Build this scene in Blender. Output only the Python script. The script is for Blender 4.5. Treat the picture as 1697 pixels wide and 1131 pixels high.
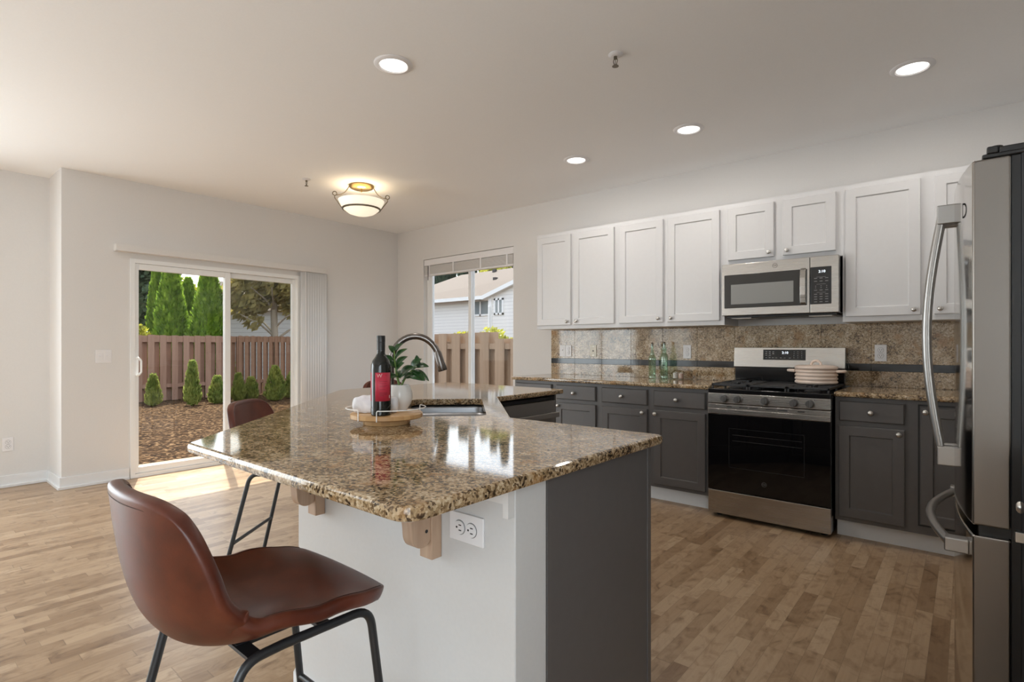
import bpy, math, random
from mathutils import Vector, Matrix
random.seed(7)
for _o in list(bpy.data.objects):
    bpy.data.objects.remove(_o, do_unlink=True)
S = bpy.context.scene
COL = S.collection
R = math.radians
PI = math.pi

# ------------------------------------------------------------------ camera
cam_d = bpy.data.cameras.new('camera')
cam_d.sensor_width = 36.0
cam_d.lens = 896.34 / 1697 * 36.0
cam_d.shift_y = 7.9 / 1697
cam_d.clip_start = 0.05
cam = bpy.data.objects.new('camera', cam_d)
COL.objects.link(cam)
cam.location = (5.774, -4.5106, 1.1991)
cam.rotation_euler = (R(90), 0, R(90 - 49.912))
S.camera = cam

# ------------------------------------------------------------------ sky, sun, exposure
S.view_settings.view_transform = 'Standard'
S.view_settings.look = 'None'
S.view_settings.gamma = 1.0
S.view_settings.exposure = 0.16
S.view_settings.use_curve_mapping = False
S.cycles.use_denoising = True
S.cycles.max_bounces = 10
S.cycles.diffuse_bounces = 6
S.cycles.glossy_bounces = 5
S.cycles.transmission_bounces = 8
S.cycles.transparent_max_bounces = 16
S.cycles.sample_clamp_indirect = 6.0
S.cycles.caustics_reflective = False
S.cycles.caustics_refractive = False

SKY_STRENGTH = 0.62
SUN_STRENGTH = 8.0
LAMP_W = 4.5
FILL_BACK = 14.0     # power of the added fill lamp at the unseen back window
FILL_SIDE = 160.0
FILL_RIGHT = 85.0
BOWL_W = 1.6

W_ = bpy.data.worlds.new('sky')
S.world = W_
W_.use_nodes = True
_n = W_.node_tree.nodes
_l = W_.node_tree.links
_n.clear()
_out = _n.new('ShaderNodeOutputWorld')
_bg = _n.new('ShaderNodeBackground')
_sk = _n.new('ShaderNodeTexSky')
_sk.sky_type = 'NISHITA'
_sk.sun_disc = False
_sk.sun_elevation = R(57)
_sk.sun_rotation = R(-72)
_sk.dust_density = 4.0
_sk.air_density = 1.0
_sk.ozone_density = 1.0
_mx = _n.new('ShaderNodeMix')
_mx.data_type = 'RGBA'
_mx.inputs[0].default_value = 0.55
_mx.inputs[7].default_value = (3.1, 3.1, 3.1, 1)
_l.new(_sk.outputs[0], _mx.inputs[6])
_l.new(_mx.outputs[2], _bg.inputs[0])
_bg.inputs[1].default_value = SKY_STRENGTH
_l.new(_bg.outputs[0], _out.inputs[0])

sun_d = bpy.data.lights.new('sun', 'SUN')
sun_d.energy = SUN_STRENGTH
sun_d.angle = R(0.6)
sun_d.color = (1.0, 0.95, 0.86)
sun = bpy.data.objects.new('sun', sun_d)
COL.objects.link(sun)
sun.location = (-8, 4, 12)
sun.rotation_euler = Vector((1.2, -0.42, -1.93)).to_track_quat('-Z', 'Y').to_euler()


# ------------------------------------------------------------------ helpers
class MB:
    def __init__(s):
        s.v = []
        s.f = []

    def add(s, vs, fs):
        b = len(s.v)
        s.v += [tuple(p) for p in vs]
        s.f += [tuple(b + i for i in f) for f in fs]
        return s

    def box(s, x0, x1, y0, y1, z0, z1):
        vs = [(x, y, z) for z in (z0, z1) for y in (y0, y1) for x in (x0, x1)]
        return s.add(vs, [(0, 2, 3, 1), (4, 5, 7, 6), (0, 1, 5, 4), (2, 6, 7, 3), (0, 4, 6, 2), (1, 3, 7, 5)])

    def prism(s, pts, z0, z1, M=None):
        n = len(pts)
        vs = [(x, y, z0) for x, y in pts] + [(x, y, z1) for x, y in pts]
        if M is not None:
            vs = [M @ Vector(p) for p in vs]
        fs = [tuple(range(n - 1, -1, -1)), tuple(range(n, 2 * n))]
        fs += [(i, (i + 1) % n, n + (i + 1) % n, n + i) for i in range(n)]
        return s.add(vs, fs)

    def lathe(s, prof, M=None, n=24, arc=2 * PI):
        M = M or Matrix()
        full = abs(arc - 2 * PI) < 1e-6
        cols = n if full else n + 1
        vs, idx = [], []
        for r, z in prof:
            if r < 1e-6:
                idx.append([len(vs)] * cols)
                vs.append(M @ Vector((0, 0, z)))
            else:
                row = []
                for k in range(cols):
                    a = arc * k / n
                    row.append(len(vs))
                    vs.append(M @ Vector((r * math.cos(a), r * math.sin(a), z)))
                idx.append(row)
        fs = []
        for a, b in zip(idx[:-1], idx[1:]):
            for k in range(n):
                k2 = (k + 1) % cols
                q = []
                for i in (a[k], a[k2], b[k2], b[k]):
                    if i not in q:
                        q.append(i)
                if len(q) > 2:
                    fs.append(tuple(q))
        return s.add(vs, fs)

    def tube(s, pts, r, n=10, closed=False, caps=True):
        pts = [Vector(p) for p in pts]
        m = len(pts)
        rs = r if isinstance(r, (list, tuple)) else [r] * m
        tang = []
        for i in range(m):
            if closed:
                t = pts[(i + 1) % m] - pts[i - 1]
            else:
                t = pts[min(i + 1, m - 1)] - pts[max(i - 1, 0)]
            tang.append(t.normalized())
        up = Vector((0, 0, 1)) if abs(tang[0].z) < .9 else Vector((1, 0, 0))
        nrm = (up - tang[0] * up.dot(tang[0])).normalized()
        vs = []
        for i in range(m):
            nrm = (nrm - tang[i] * nrm.dot(tang[i]))
            nrm = nrm.normalized() if nrm.length > 1e-6 else tang[i].orthogonal().normalized()
            b = tang[i].cross(nrm)
            for k in range(n):
                a = 2 * PI * k / n
                vs.append(pts[i] + (nrm * math.cos(a) + b * math.sin(a)) * rs[i])
        fs = []
        for i in range(m if closed else m - 1):
            j = (i + 1) % m
            for k in range(n):
                k2 = (k + 1) % n
                fs.append((i * n + k, i * n + k2, j * n + k2, j * n + k))
        if caps and not closed:
            fs.append(tuple(range(n - 1, -1, -1)))
            fs.append(tuple((m - 1) * n + k for k in range(n)))
        return s.add(vs, fs)

    def text(s, txt, size, M, depth=0.0006):
        c = bpy.data.curves.new('txt', 'FONT')
        c.body = txt
        c.size = size
        c.align_x = 'CENTER'
        c.align_y = 'CENTER'
        c.extrude = depth
        c.resolution_u = 3
        o = bpy.data.objects.new('txt', c)
        COL.objects.link(o)
        bpy.context.view_layer.update()
        dg = bpy.context.evaluated_depsgraph_get()
        me = bpy.data.meshes.new_from_object(o.evaluated_get(dg))
        s.add([M @ v.co for v in me.vertices], [tuple(p.vertices) for p in me.polygons])
        bpy.data.objects.remove(o, do_unlink=True)
        bpy.data.meshes.remove(me)
        return s

    def build(s, name, mat, parent=None, W=True, at=None, bevel=0, seg=2, smooth=True, label=None, fix=True):
        import bmesh
        me = bpy.data.meshes.new(name)
        vs = [Vector(p) for p in s.v]
        if parent is not None and W:
            r = parent
            while r.parent:
                r = r.parent
            Mi = r.matrix_basis.inverted()
            vs = [Mi @ p for p in vs]
        elif at is not None:
            vs = [p - Vector(at) for p in vs]
        me.from_pydata([tuple(p) for p in vs], [], s.f)
        if fix:
            bm = bmesh.new()
            bm.from_mesh(me)
            bmesh.ops.recalc_face_normals(bm, faces=bm.faces)
            bm.to_mesh(me)
            bm.free()
        me.materials.append(mat)
        if smooth:
            for p in me.polygons:
                p.use_smooth = True
            me.set_sharp_from_angle(angle=R(38))
        o = bpy.data.objects.new(name, me)
        COL.objects.link(o)
        if parent is not None:
            o.parent = parent
        elif at is not None:
            o.location = at
        if bevel:
            b = o.modifiers.new('bevel', 'BEVEL')
            b.width = bevel
            b.segments = seg
            b.limit_method = 'ANGLE'
            b.angle_limit = R(40)
            b.harden_normals = True
        if label:
            o['label'] = label
        return o


def thing(name, label, cat, loc=(0, 0, 0), rotz=0.0, group=None):
    o = bpy.data.objects.new(name, None)
    COL.objects.link(o)
    o.empty_display_size = .05
    o.location = loc
    o.rotation_euler = (0, 0, rotz)
    o['label'] = label
    o['category'] = cat
    if group:
        o['group'] = group
    bpy.context.view_layer.update()
    return o


def tag(o, label, cat, group=None, kind=None):
    o['label'] = label
    o['category'] = cat
    if group:
        o['group'] = group
    if kind:
        o['kind'] = kind
    return o


def struct(name, mb, mat, parent=None, label=None, **k):
    o = mb.build(name, mat, parent, **k)
    if parent is None:
        o['kind'] = 'structure'
        o['label'] = label or name.replace('_', ' ')
        o['category'] = name.split('_')[0]
    return o


def struct_root(name, label, loc):
    o = bpy.data.objects.new(name, None)
    COL.objects.link(o)
    o.location = loc
    o['kind'] = 'structure'
    o['label'] = label
    o['category'] = name.split('_')[0]
    bpy.context.view_layer.update()
    return o


def copy_tree(o, loc=None, rotz=None, label=None, group=None, parent=None):
    c = o.copy()
    COL.objects.link(c)
    if parent is not None:
        c.parent = parent
    if loc is not None:
        c.location = loc
    if rotz is not None:
        c.rotation_euler = (0, 0, rotz)
    if label:
        c['label'] = label
    if group:
        c['group'] = group
    for ch in list(o.children):
        copy_tree(ch, parent=c)
    return c


def T(x, y, z):
    return Matrix.Translation((x, y, z))


def RX(a):
    return Matrix.Rotation(a, 4, 'X')


def ROTY(a):
    return Matrix.Rotation(a, 4, 'Y')


def RZ(a):
    return Matrix.Rotation(a, 4, 'Z')


# maps the xy plane of a flat drawing onto a wall: text faces -Y
def facing_front(x, y, z):
    return T(x, y, z) @ RX(R(90))


def bez(p0, p1, p2, p3, n):
    out = []
    for i in range(n + 1):
        t = i / n
        a = (1 - t)
        out.append(tuple(a ** 3 * p0[k] + 3 * a * a * t * p1[k] + 3 * a * t * t * p2[k] + t ** 3 * p3[k] for k in range(len(p0))))
    return out


def catmull(pts, n):
    P = [Vector(p) for p in pts]
    P = [2 * P[0] - P[1]] + P + [2 * P[-1] - P[-2]]
    out = []
    for i in range(1, len(P) - 2):
        for k in range(n):
            t = k / n
            a, b, c, d = P[i - 1], P[i], P[i + 1], P[i + 2]
            out.append(.5 * ((2 * b) + (c - a) * t + (2 * a - 5 * b + 4 * c - d) * t * t + (3 * b - a - 3 * c + d) * t ** 3))
    out.append(P[-2])
    return out


def fillet_path(pts, r, n=6):
    P = [Vector(p) for p in pts]
    out = [P[0]]
    for i in range(1, len(P) - 1):
        a, b, c = P[i - 1], P[i], P[i + 1]
        u = (a - b).normalized()
        w = (c - b).normalized()
        ang = u.angle(w)
        d = min(r / math.tan(ang / 2), (a - b).length * .49, (c - b).length * .49)
        p, q = b + u * d, b + w * d
        for k in range(n + 1):
            t = k / n
            out.append((1 - t) ** 2 * p + 2 * t * (1 - t) * b + t * t * q)
    out.append(P[-1])
    return out


def round_poly(pts, rads, n=6):
    m = len(pts)
    out = []
    for i in range(m):
        a, b, c = Vector(pts[i - 1]), Vector(pts[i]), Vector(pts[(i + 1) % m])
        r = rads[i] if isinstance(rads, (list, tuple)) else rads
        u, w = (a - b).normalized(), (c - b).normalized()
        ang = u.angle(w)
        d = r / math.tan(ang / 2)
        cen = b + (u + w).normalized() * (r / math.sin(ang / 2))
        p, q = b + u * d - cen, b + w * d - cen
        a0 = math.atan2(p.y, p.x)
        a1 = math.atan2(q.y, q.x)
        da = (a1 - a0 + PI) % (2 * PI) - PI
        for k in range(n + 1):
            t = a0 + da * k / n
            out.append((cen.x + r * math.cos(t), cen.y + r * math.sin(t)))
    return out


def inset(pts, d):
    m = len(pts)
    out = []
    for i in range(m):
        a, b, c = Vector(pts[i - 1]), Vector(pts[i]), Vector(pts[(i + 1) % m])
        t = ((b - a).normalized() + (c - b).normalized()).normalized()
        nrm = Vector((-t.y, t.x))
        cosh = max(.3, nrm.dot(Vector((-(b - a).normalized().y, (b - a).normalized().x))))
        out.append((b.x + nrm.x * d / cosh, b.y + nrm.y * d / cosh))
    return out


# ------------------------------------------------------------------ materials
def mat(name, color=(.8, .8, .8), rough=.5, metal=0.0, spec=.5, **kw):
    m = bpy.data.materials.new(name)
    m.use_nodes = True
    b = m.node_tree.nodes['Principled BSDF']
    b.inputs['Base Color'].default_value = (*color, 1)
    b.inputs['Roughness'].default_value = rough
    b.inputs['Metallic'].default_value = metal
    b.inputs['Specular IOR Level'].default_value = spec
    for k, v in kw.items():
        b.inputs[k.replace('_', ' ')].default_value = v
    return m


class NT:
    def __init__(s, m):
        s.t = m.node_tree
        s.b = m.node_tree.nodes['Principled BSDF']

    def n(s, typ, **props):
        x = s.t.nodes.new(typ)
        for k, v in props.items():
            setattr(x, k, v)
        return x

    def l(s, a, b):
        s.t.links.new(a, b)

    def val(s, node, i, v):
        if hasattr(v, 'is_linked') or hasattr(v, 'links'):
            s.l(v, node.inputs[i])
        else:
            node.inputs[i].default_value = v

    def math(s, op, a, b=0.0, c=None):
        x = s.n('ShaderNodeMath', operation=op)
        s.val(x, 0, a)
        s.val(x, 1, b)
        if c is not None:
            s.val(x, 2, c)
        return x.outputs[0]

    def pos(s):
        return s.n('ShaderNodeNewGeometry').outputs['Position']

    def obj(s):
        return s.n('ShaderNodeTexCoord').outputs['Object']

    def mapping(s, vec, scale=(1, 1, 1), loc=(0, 0, 0), rot=(0, 0, 0)):
        x = s.n('ShaderNodeMapping')
        s.l(vec, x.inputs[0])
        x.inputs[1].default_value = loc
        x.inputs[2].default_value = rot
        x.inputs[3].default_value = scale
        return x.outputs[0]

    def noise(s, vec, scale, detail=3, rough=.55, dist=0):
        x = s.n('ShaderNodeTexNoise')
        s.l(vec, x.inputs['Vector'])
        x.inputs['Scale'].default_value = scale
        x.inputs['Detail'].default_value = detail
        x.inputs['Roughness'].default_value = rough
        x.inputs['Distortion'].default_value = dist
        return x

    def ramp(s, fac, stops, interp='LINEAR'):
        x = s.n('ShaderNodeValToRGB')
        x.color_ramp.interpolation = interp
        e = x.color_ramp.elements
        while len(e) < len(stops):
            e.new(.5)
        for i, (p, c) in enumerate(stops):
            e[i].position = p
            e[i].color = (*c, 1)
        s.l(fac, x.inputs[0])
        return x.outputs[0]

    def mix(s, fac, a, b, mode='MIX'):
        x = s.n('ShaderNodeMix', data_type='RGBA', blend_type=mode)
        s.val(x, 0, fac)
        for i, v in ((6, a), (7, b)):
            if isinstance(v, tuple):
                x.inputs[i].default_value = (*v, 1)
            else:
                s.l(v, x.inputs[i])
        return x.outputs[2]

    def bump(s, h, strength=.2, dist=.01):
        x = s.n('ShaderNodeBump')
        x.inputs['Strength'].default_value = strength
        x.inputs['Distance'].default_value = dist
        s.l(h, x.inputs['Height'])
        s.l(x.outputs[0], s.b.inputs['Normal'])

    def color(s, c):
        s.l(c, s.b.inputs['Base Color'])

    def rough(s, c):
        s.l(c, s.b.inputs['Roughness'])


def painted(name, c, rough=.5, amp=.03, scale=40, bump=.04):
    m = mat(name, c, rough)
    t = NT(m)
    nz = t.noise(t.pos(), scale, 3)
    d = tuple(max(0, x * (1 - amp)) for x in c)
    u = tuple(min(1, x * (1 + amp)) for x in c)
    t.color(t.ramp(nz.outputs[0], [(.3, d), (.7, u)]))
    if bump:
        t.bump(nz.outputs[0], bump, .002)
    return m


M = {}
M['wall'] = painted('wall_paint', (.715, .70, .685), .65, .012, 90, .05)
M['ceiling'] = painted('ceiling_paint', (.90, .90, .90), .8, .01, 120, .06)
M['trim'] = painted('trim_paint', (.78, .79, .80), .35, .01, 30, 0)
M['white_cab'] = painted('white_cabinet_paint', (.67, .665, .67), .38, .01, 30, .02)
M['grey_cab'] = painted('grey_cabinet_paint', (.108, .100, .097), .42, .03, 30, .02)
M['vinyl'] = mat('white_vinyl', (.85, .86, .86), .3)
M['plate'] = mat('white_plastic', (.80, .79, .80), .3)
M['cream_plate'] = mat('cream_plastic', (.72, .67, .55), .35)
M['slot'] = mat('dark_slot', (.02, .02, .02), .6)
M['black_plastic'] = mat('black_plastic', (.012, .012, .013), .35)
M['black_enamel'] = mat('black_enamel', (.008, .008, .009), .12)
M['cast_iron'] = mat('cast_iron', (.022, .022, .024), .5)
M['black_glass'] = mat('black_glass', (.004, .004, .005), .03)
M['black_metal'] = mat('powder_coated_black', (.018, .019, .021), .38)
M['fridge_side'] = painted('fridge_side_paint', (.02, .021, .024), .45, .05, 200, .03)
M['nickel'] = mat('brushed_nickel', (.62, .6, .57), .28, 1.0)
M['knob_grey'] = mat('grey_metal_knob', (.15, .145, .14), .36, .85)
M['chrome'] = mat('chrome', (.78, .78, .78), .08, 1.0)
M['brass'] = mat('antique_brass', (.52, .36, .16), .3, 1.0)
M['pewter'] = mat('aged_pewter', (.20, .17, .13), .4, 1.0)
M['faucet'] = mat('dark_stainless', (.17, .152, .142), .24, 1.0)
M['mark'] = mat('pale_print', (.45, .45, .45), .5)
M['mark_dark'] = mat('dark_print', (.10, .10, .10), .5)


def steel(name, c, rough, axis, amp=.05, aniso=0.0):
    m = mat(name, c, rough, 1.0)
    t = NT(m)
    sc = {'x': (3, 900, 900), 'y': (900, 3, 900), 'z': (900, 900, 3)}[axis]
    nz = t.noise(t.mapping(t.pos(), sc), 1.0, 3)
    r = t.n('ShaderNodeMapRange')
    t.l(nz.outputs[0], r.inputs[0])
    r.inputs[3].default_value = max(.02, rough - amp)
    r.inputs[4].default_value = rough + amp
    t.rough(r.outputs[0])
    t.b.inputs['Anisotropic'].default_value = aniso
    return m


M['steel'] = steel('stainless_steel', (.47, .45, .425), .27, 'x', .02)
M['steel_dark'] = steel('dark_stainless_panel', (.30, .275, .255), .34, 'y', .03)
M['steel_dark'].node_tree.nodes['Principled BSDF'].inputs['Metallic'].default_value = .55
M['steel_fridge'] = steel('fridge_stainless', (.60, .58, .555), .10, 'z', .02)
M['fridge_edge'] = steel('fridge_door_edge', (.21, .19, .172), .32, 'z', .03)
M['handle_steel'] = steel('handle_steel', (.36, .35, .34), .34, 'z', .02)
M['steel_sink'] = steel('sink_steel', (.27, .27, .28), .36, 'x', .05)


def granite(name, off, dark=0.0):
    m = mat(name, (.4, .3, .2), .06, 0, .5)
    t = NT(m)
    p = t.pos()
    wob = t.noise(p, 22, 2)
    add = t.n('ShaderNodeVectorMath', operation='MULTIPLY_ADD')
    t.l(wob.outputs['Color'], add.inputs[0])
    add.inputs[1].default_value = (.016, .016, .016)
    t.l(t.mapping(p, loc=off), add.inputs[2])
    v = add.outputs[0]
    vo = t.n('ShaderNodeTexVoronoi')
    t.l(v, vo.inputs['Vector'])
    vo.inputs['Scale'].default_value = 170
    sep = t.n('ShaderNodeSeparateColor')
    t.l(vo.outputs['Color'], sep.inputs[0])
    n1 = t.noise(v, 62, 5, .65)
    n2 = t.noise(v, 13, 4)
    k = t.math('MULTIPLY_ADD', sep.outputs[0], .40, t.math('MULTIPLY', n1.outputs[0], .75))
    k = t.math('MULTIPLY_ADD', n2.outputs[0], .62, k)
    k = t.math('SUBTRACT', k, .375 + dark)
    c = t.ramp(k, [(.16, (.018, .012, .009)), (.29, (.085, .052, .028)), (.40, (.25, .165, .085)), (.52, (.40, .285, .165)), (.66, (.53, .41, .27)), (.82, (.66, .56, .42))])
    n3 = t.noise(v, 110, 2)
    spk = t.ramp(n3.outputs[0], [(.30, (1, 1, 1)), (.36, (0, 0, 0))])
    c = t.mix(spk, c, (.03, .022, .016))
    n4 = t.noise(v, 15, 2)
    org = t.ramp(n4.outputs[0], [(.56, (0, 0, 0)), (.70, (.55, .55, .55))])
    c = t.mix(org, c, (.36, .19, .07))
    t.color(c)
    return m


M['half_wall'] = painted('shaded_wall_paint', (.60, .595, .59), .6, .012, 90, .05)  # wall paint toned down, standing in for dimmer light on the half wall
M['granite'] = granite('polished_granite', (0, 0, 0), .05)
M['granite_tile'] = granite('granite_tile', (3.3, 1.1, 2.7), -.02)
M['tile_black'] = mat('black_stone_tile', (.012, .013, .015), .07)
M['grout'] = mat('grout', (.16, .12, .085), .8)


def floor_mat():
    m = mat('maple_strip_floor', (.45, .3, .18), .33)
    t = NT(m)
    p = t.pos()
    sp = t.n('ShaderNodeSeparateXYZ')
    t.l(p, sp.inputs[0])
    PWID = .0615
    xs = t.math('DIVIDE', t.math('ADD', sp.outputs[0], 50), PWID)
    row = t.math('FLOOR', xs)
    wn = t.n('ShaderNodeTexWhiteNoise', noise_dimensions='1D')
    t.l(row, wn.inputs['W'])
    ys = t.math('ADD', t.math('DIVIDE', t.math('ADD', sp.outputs[1], 50), .44), t.math('MULTIPLY', wn.outputs[0], 13.7))
    # uneven board lengths
    ys = t.math('ADD', ys, t.math('MULTIPLY', t.math('SINE', t.math('MULTIPLY', ys, 2.1)), .35))
    idx = t.math('FLOOR', ys)
    cb = t.n('ShaderNodeCombineXYZ')
    t.l(row, cb.inputs[0])
    t.l(idx, cb.inputs[1])
    w2 = t.n('ShaderNodeTexWhiteNoise', noise_dimensions='3D')
    t.l(cb.outputs[0], w2.inputs[0])
    base = t.ramp(w2.outputs[0], [(0, (.275, .172, .095)), (.12, (.365, .244, .144)), (.5, (.425, .295, .182)), (.85, (.465, .330, .208)), (1, (.51, .375, .245))])
    # figure: blotchy stain and cross-grain curl, shifted per board
    sh = t.n('ShaderNodeVectorMath', operation='MULTIPLY_ADD')
    t.l(w2.outputs['Color'], sh.inputs[0])
    sh.inputs[1].default_value = (9, 9, 9)
    t.l(p, sh.inputs[2])
    fig = t.noise(t.mapping(sh.outputs[0], (9, 5, 1)), 1.6, 5, .6, 1.2)
    grain = t.noise(t.mapping(sh.outputs[0], (90, 3.0, 1)), 1.0, 4, .6)
    f1 = t.ramp(fig.outputs[0], [(.28, (.50, .44, .38)), (.42, (.84, .80, .76)), (.54, (1, 1, 1)), (.75, (1.0, .97, .93))])
    f2 = t.ramp(grain.outputs[0], [(.3, (.90, .88, .86)), (.6, (1, 1, 1))])
    c = t.mix(1.0, base, f1, 'MULTIPLY')
    c = t.mix(1.0, c, f2, 'MULTIPLY')
    fx = t.math('FRACT', xs)
    ex = t.math('LESS_THAN', t.math('MINIMUM', fx, t.math('SUBTRACT', 1, fx)), .012)
    fy = t.math('FRACT', ys)
    ey = t.math('LESS_THAN', t.math('MINIMUM', fy, t.math('SUBTRACT', 1, fy)), .0025)
    seam = t.math('MULTIPLY', t.math('MAXIMUM', ex, ey), .45)
    c = t.mix(seam, c, (.10, .06, .03))
    t.color(c)
    rr = t.n('ShaderNodeMapRange')
    t.l(fig.outputs[0], rr.inputs[0])
    rr.inputs[3].default_value = .27
    rr.inputs[4].default_value = .40
    t.rough(rr.outputs[0])
    t.bump(t.math('SUBTRACT', grain.outputs[0], seam), .04, .002)
    return m


M['floor'] = floor_mat()


def wood(name, c0, c1, axis='z', scale=30, rough=.5):
    m = mat(name, c0, rough)
    t = NT(m)
    sc = {'x': (.06, 1, 1), 'y': (1, .06, 1), 'z': (1, 1, .06)}[axis]
    nz = t.noise(t.mapping(t.pos(), sc), scale, 4, .6, .6)
    t.color(t.ramp(nz.outputs[0], [(.3, c0), (.7, c1)]))
    t.bump(nz.outputs[0], .05, .002)
    return m


M['corbel'] = wood('raw_oak', (.40, .265, .18), (.50, .355, .25), 'z', 40, .5)
M['fence'] = wood('stained_fence', (.26, .142, .092), (.34, .200, .135), 'z', 9, .85)
M['fence_tan'] = wood('weathered_fence', (.27, .185, .12), (.36, .255, .17), 'z', 9, .85)
M['bark'] = wood('bark', (.22, .18, .14), (.42, .37, .3), 'z', 14, .9)


def bamboo():
    m = mat('bamboo', (.5, .3, .14), .42)
    t = NT(m)
    p = t.mapping(t.pos(), (1, 1, 1), rot=(0, 0, R(40)))
    sp = t.n('ShaderNodeSeparateXYZ')
    t.l(p, sp.inputs[0])
    row = t.math('FLOOR', t.math('MULTIPLY', sp.outputs[0], 70))
    wn = t.n('ShaderNodeTexWhiteNoise', noise_dimensions='1D')
    t.l(row, wn.inputs['W'])
    t.color(t.ramp(wn.outputs[0], [(0, (.42, .235, .095)), (.5, (.55, .335, .155)), (1, (.66, .43, .22))]))
    return m


M['bamboo'] = bamboo()


def leather():
    m = mat('brown_leather', (.11, .034, .018), .36, 0, .5)
    t = NT(m)
    p = t.obj()
    n1 = t.noise(p, 9, 4, .6)
    n2 = t.noise(p, 260, 3, .6)
    c = t.ramp(n1.outputs[0], [(.25, (.046, .0085, .004)), (.5, (.088, .018, .0075)), (.78, (.140, .035, .015))])
    t.color(c)
    r = t.n('ShaderNodeMapRange')
    t.l(n1.outputs[0], r.inputs[0])
    r.inputs[3].default_value = .30
    r.inputs[4].default_value = .46
    t.rough(r.outputs[0])
    t.bump(n2.outputs[0], .06, .002)
    return m


M['leather'] = leather()
M['stitch'] = mat('leather_stitching', (.035, .012, .007), .7)


def pane_mat(name, tint=(1, 1, 1), refl=1.0, f0=.022):
    m = bpy.data.materials.new(name)
    m.use_nodes = True
    n = m.node_tree.nodes
    l = m.node_tree.links
    n.clear()
    o = n.new('ShaderNodeOutputMaterial')
    mx = n.new('ShaderNodeMixShader')
    tr = n.new('ShaderNodeBsdfTransparent')
    gl = n.new('ShaderNodeBsdfGlossy')
    lw = n.new('ShaderNodeLayerWeight')
    lw.inputs[0].default_value = .5
    pw_ = n.new('ShaderNodeMath')
    pw_.operation = 'POWER'
    pw_.inputs[1].default_value = 5.0
    l.new(lw.outputs['Facing'], pw_.inputs[0])
    fr = n.new('ShaderNodeMath')
    fr.operation = 'MULTIPLY_ADD'
    fr.inputs[1].default_value = .85
    fr.inputs[2].default_value = f0
    l.new(pw_.outputs[0], fr.inputs[0])
    tr.inputs[0].default_value = (*tint, 1)
    gl.inputs[0].default_value = (refl, refl, refl, 1)
    gl.inputs[1].default_value = .01
    l.new(fr.outputs[0], mx.inputs[0])
    l.new(tr.outputs[0], mx.inputs[1])
    l.new(gl.outputs[0], mx.inputs[2])
    l.new(mx.outputs[0], o.inputs[0])
    return m


M['pane'] = pane_mat('window_glass', (.97, .985, .98))
M['screen'] = pane_mat('insect_screen', (.88, .86, .82), .12)
M['bottle_green'] = pane_mat('green_glass', (.83, .91, .85), 1.0, .09)
M['clear_glass'] = pane_mat('clear_glass', (.97, .97, .96), 1.0, .07)
M['wine_glass'] = mat('dark_bottle_glass', (.008, .009, .007), .04)
M['wine_cap'] = mat('black_foil', (.012, .012, .012), .42)
M['wine_label'] = mat('red_paper_label', (.46, .022, .05), .55)
M['label_pale'] = mat('pale_ink', (.62, .38, .36), .5)
M['label_dark'] = mat('dark_red_ink', (.17, .008, .02), .5)
M['white_wire'] = mat('white_wire', (.85, .84, .82), .35)
M['pot'] = mat('white_ceramic', (.72, .70, .675), .18)
M['cloth'] = painted('white_cotton', (.78, .77, .79), .85, .05, 60, .5)
M['soil'] = painted('soil', (.05, .035, .025), .95, .3, 200, .5)
M['cream_enamel'] = mat('cream_enamel', (.75, .61, .52), .28)
M['wax_white'] = mat('white_wax', (.80, .78, .74), .5)
M['wax_pink'] = mat('pink_wax', (.62, .42, .36), .5)
M['vane'] = mat('vertical_vane', (.74, .75, .76), .5)
M['slat'] = mat('blind_slat', (.80, .78, .76), .5)


def leaf_mat(name, c0, c1, scale=6, trans=.35, rough=.5):
    m = bpy.data.materials.new(name)
    m.use_nodes = True
    t = NT(m)
    nz = t.noise(t.pos(), scale, 3)
    c = t.ramp(nz.outputs[0], [(.3, c0), (.7, c1)])
    t.color(c)
    t.b.inputs['Roughness'].default_value = rough
    if trans:
        tl = t.n('ShaderNodeBsdfTranslucent')
        t.l(c, tl.inputs[0])
        mx = t.n('ShaderNodeMixShader')
        mx.inputs[0].default_value = trans
        t.l(t.b.outputs[0], mx.inputs[1])
        t.l(tl.outputs[0], mx.inputs[2])
        o = [x for x in t.t.nodes if x.type == 'OUTPUT_MATERIAL'][0]
        t.l(mx.outputs[0], o.inputs[0])
    return m


M['plant_leaf'] = leaf_mat('glossy_leaf', (.012, .045, .012), (.03, .10, .022), 30, .12, .3)
M['plant_stem'] = mat('green_stem', (.16, .26, .06), .5)
M['arbor'] = leaf_mat('arborvitae_green', (.13, .25, .02), (.34, .48, .06), 5, .55)
M['arbor_small'] = leaf_mat('young_conifer_green', (.16, .23, .05), (.42, .44, .12), 4, .45)
M['dark_tree'] = leaf_mat('dark_evergreen', (.05, .09, .04), (.13, .18, .07), 3, .3)
M['broad_leaf'] = leaf_mat('broadleaf_green', (.20, .18, .05), (.50, .42, .14), 3, .5)
M['yellow_leaf'] = leaf_mat('yellow_green_leaf', (.20, .22, .02), (.50, .48, .06), 8, .45)
M['hill'] = leaf_mat('hillside_green', (.03, .055, .04), (.07, .11, .07), .6, .2)


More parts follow.
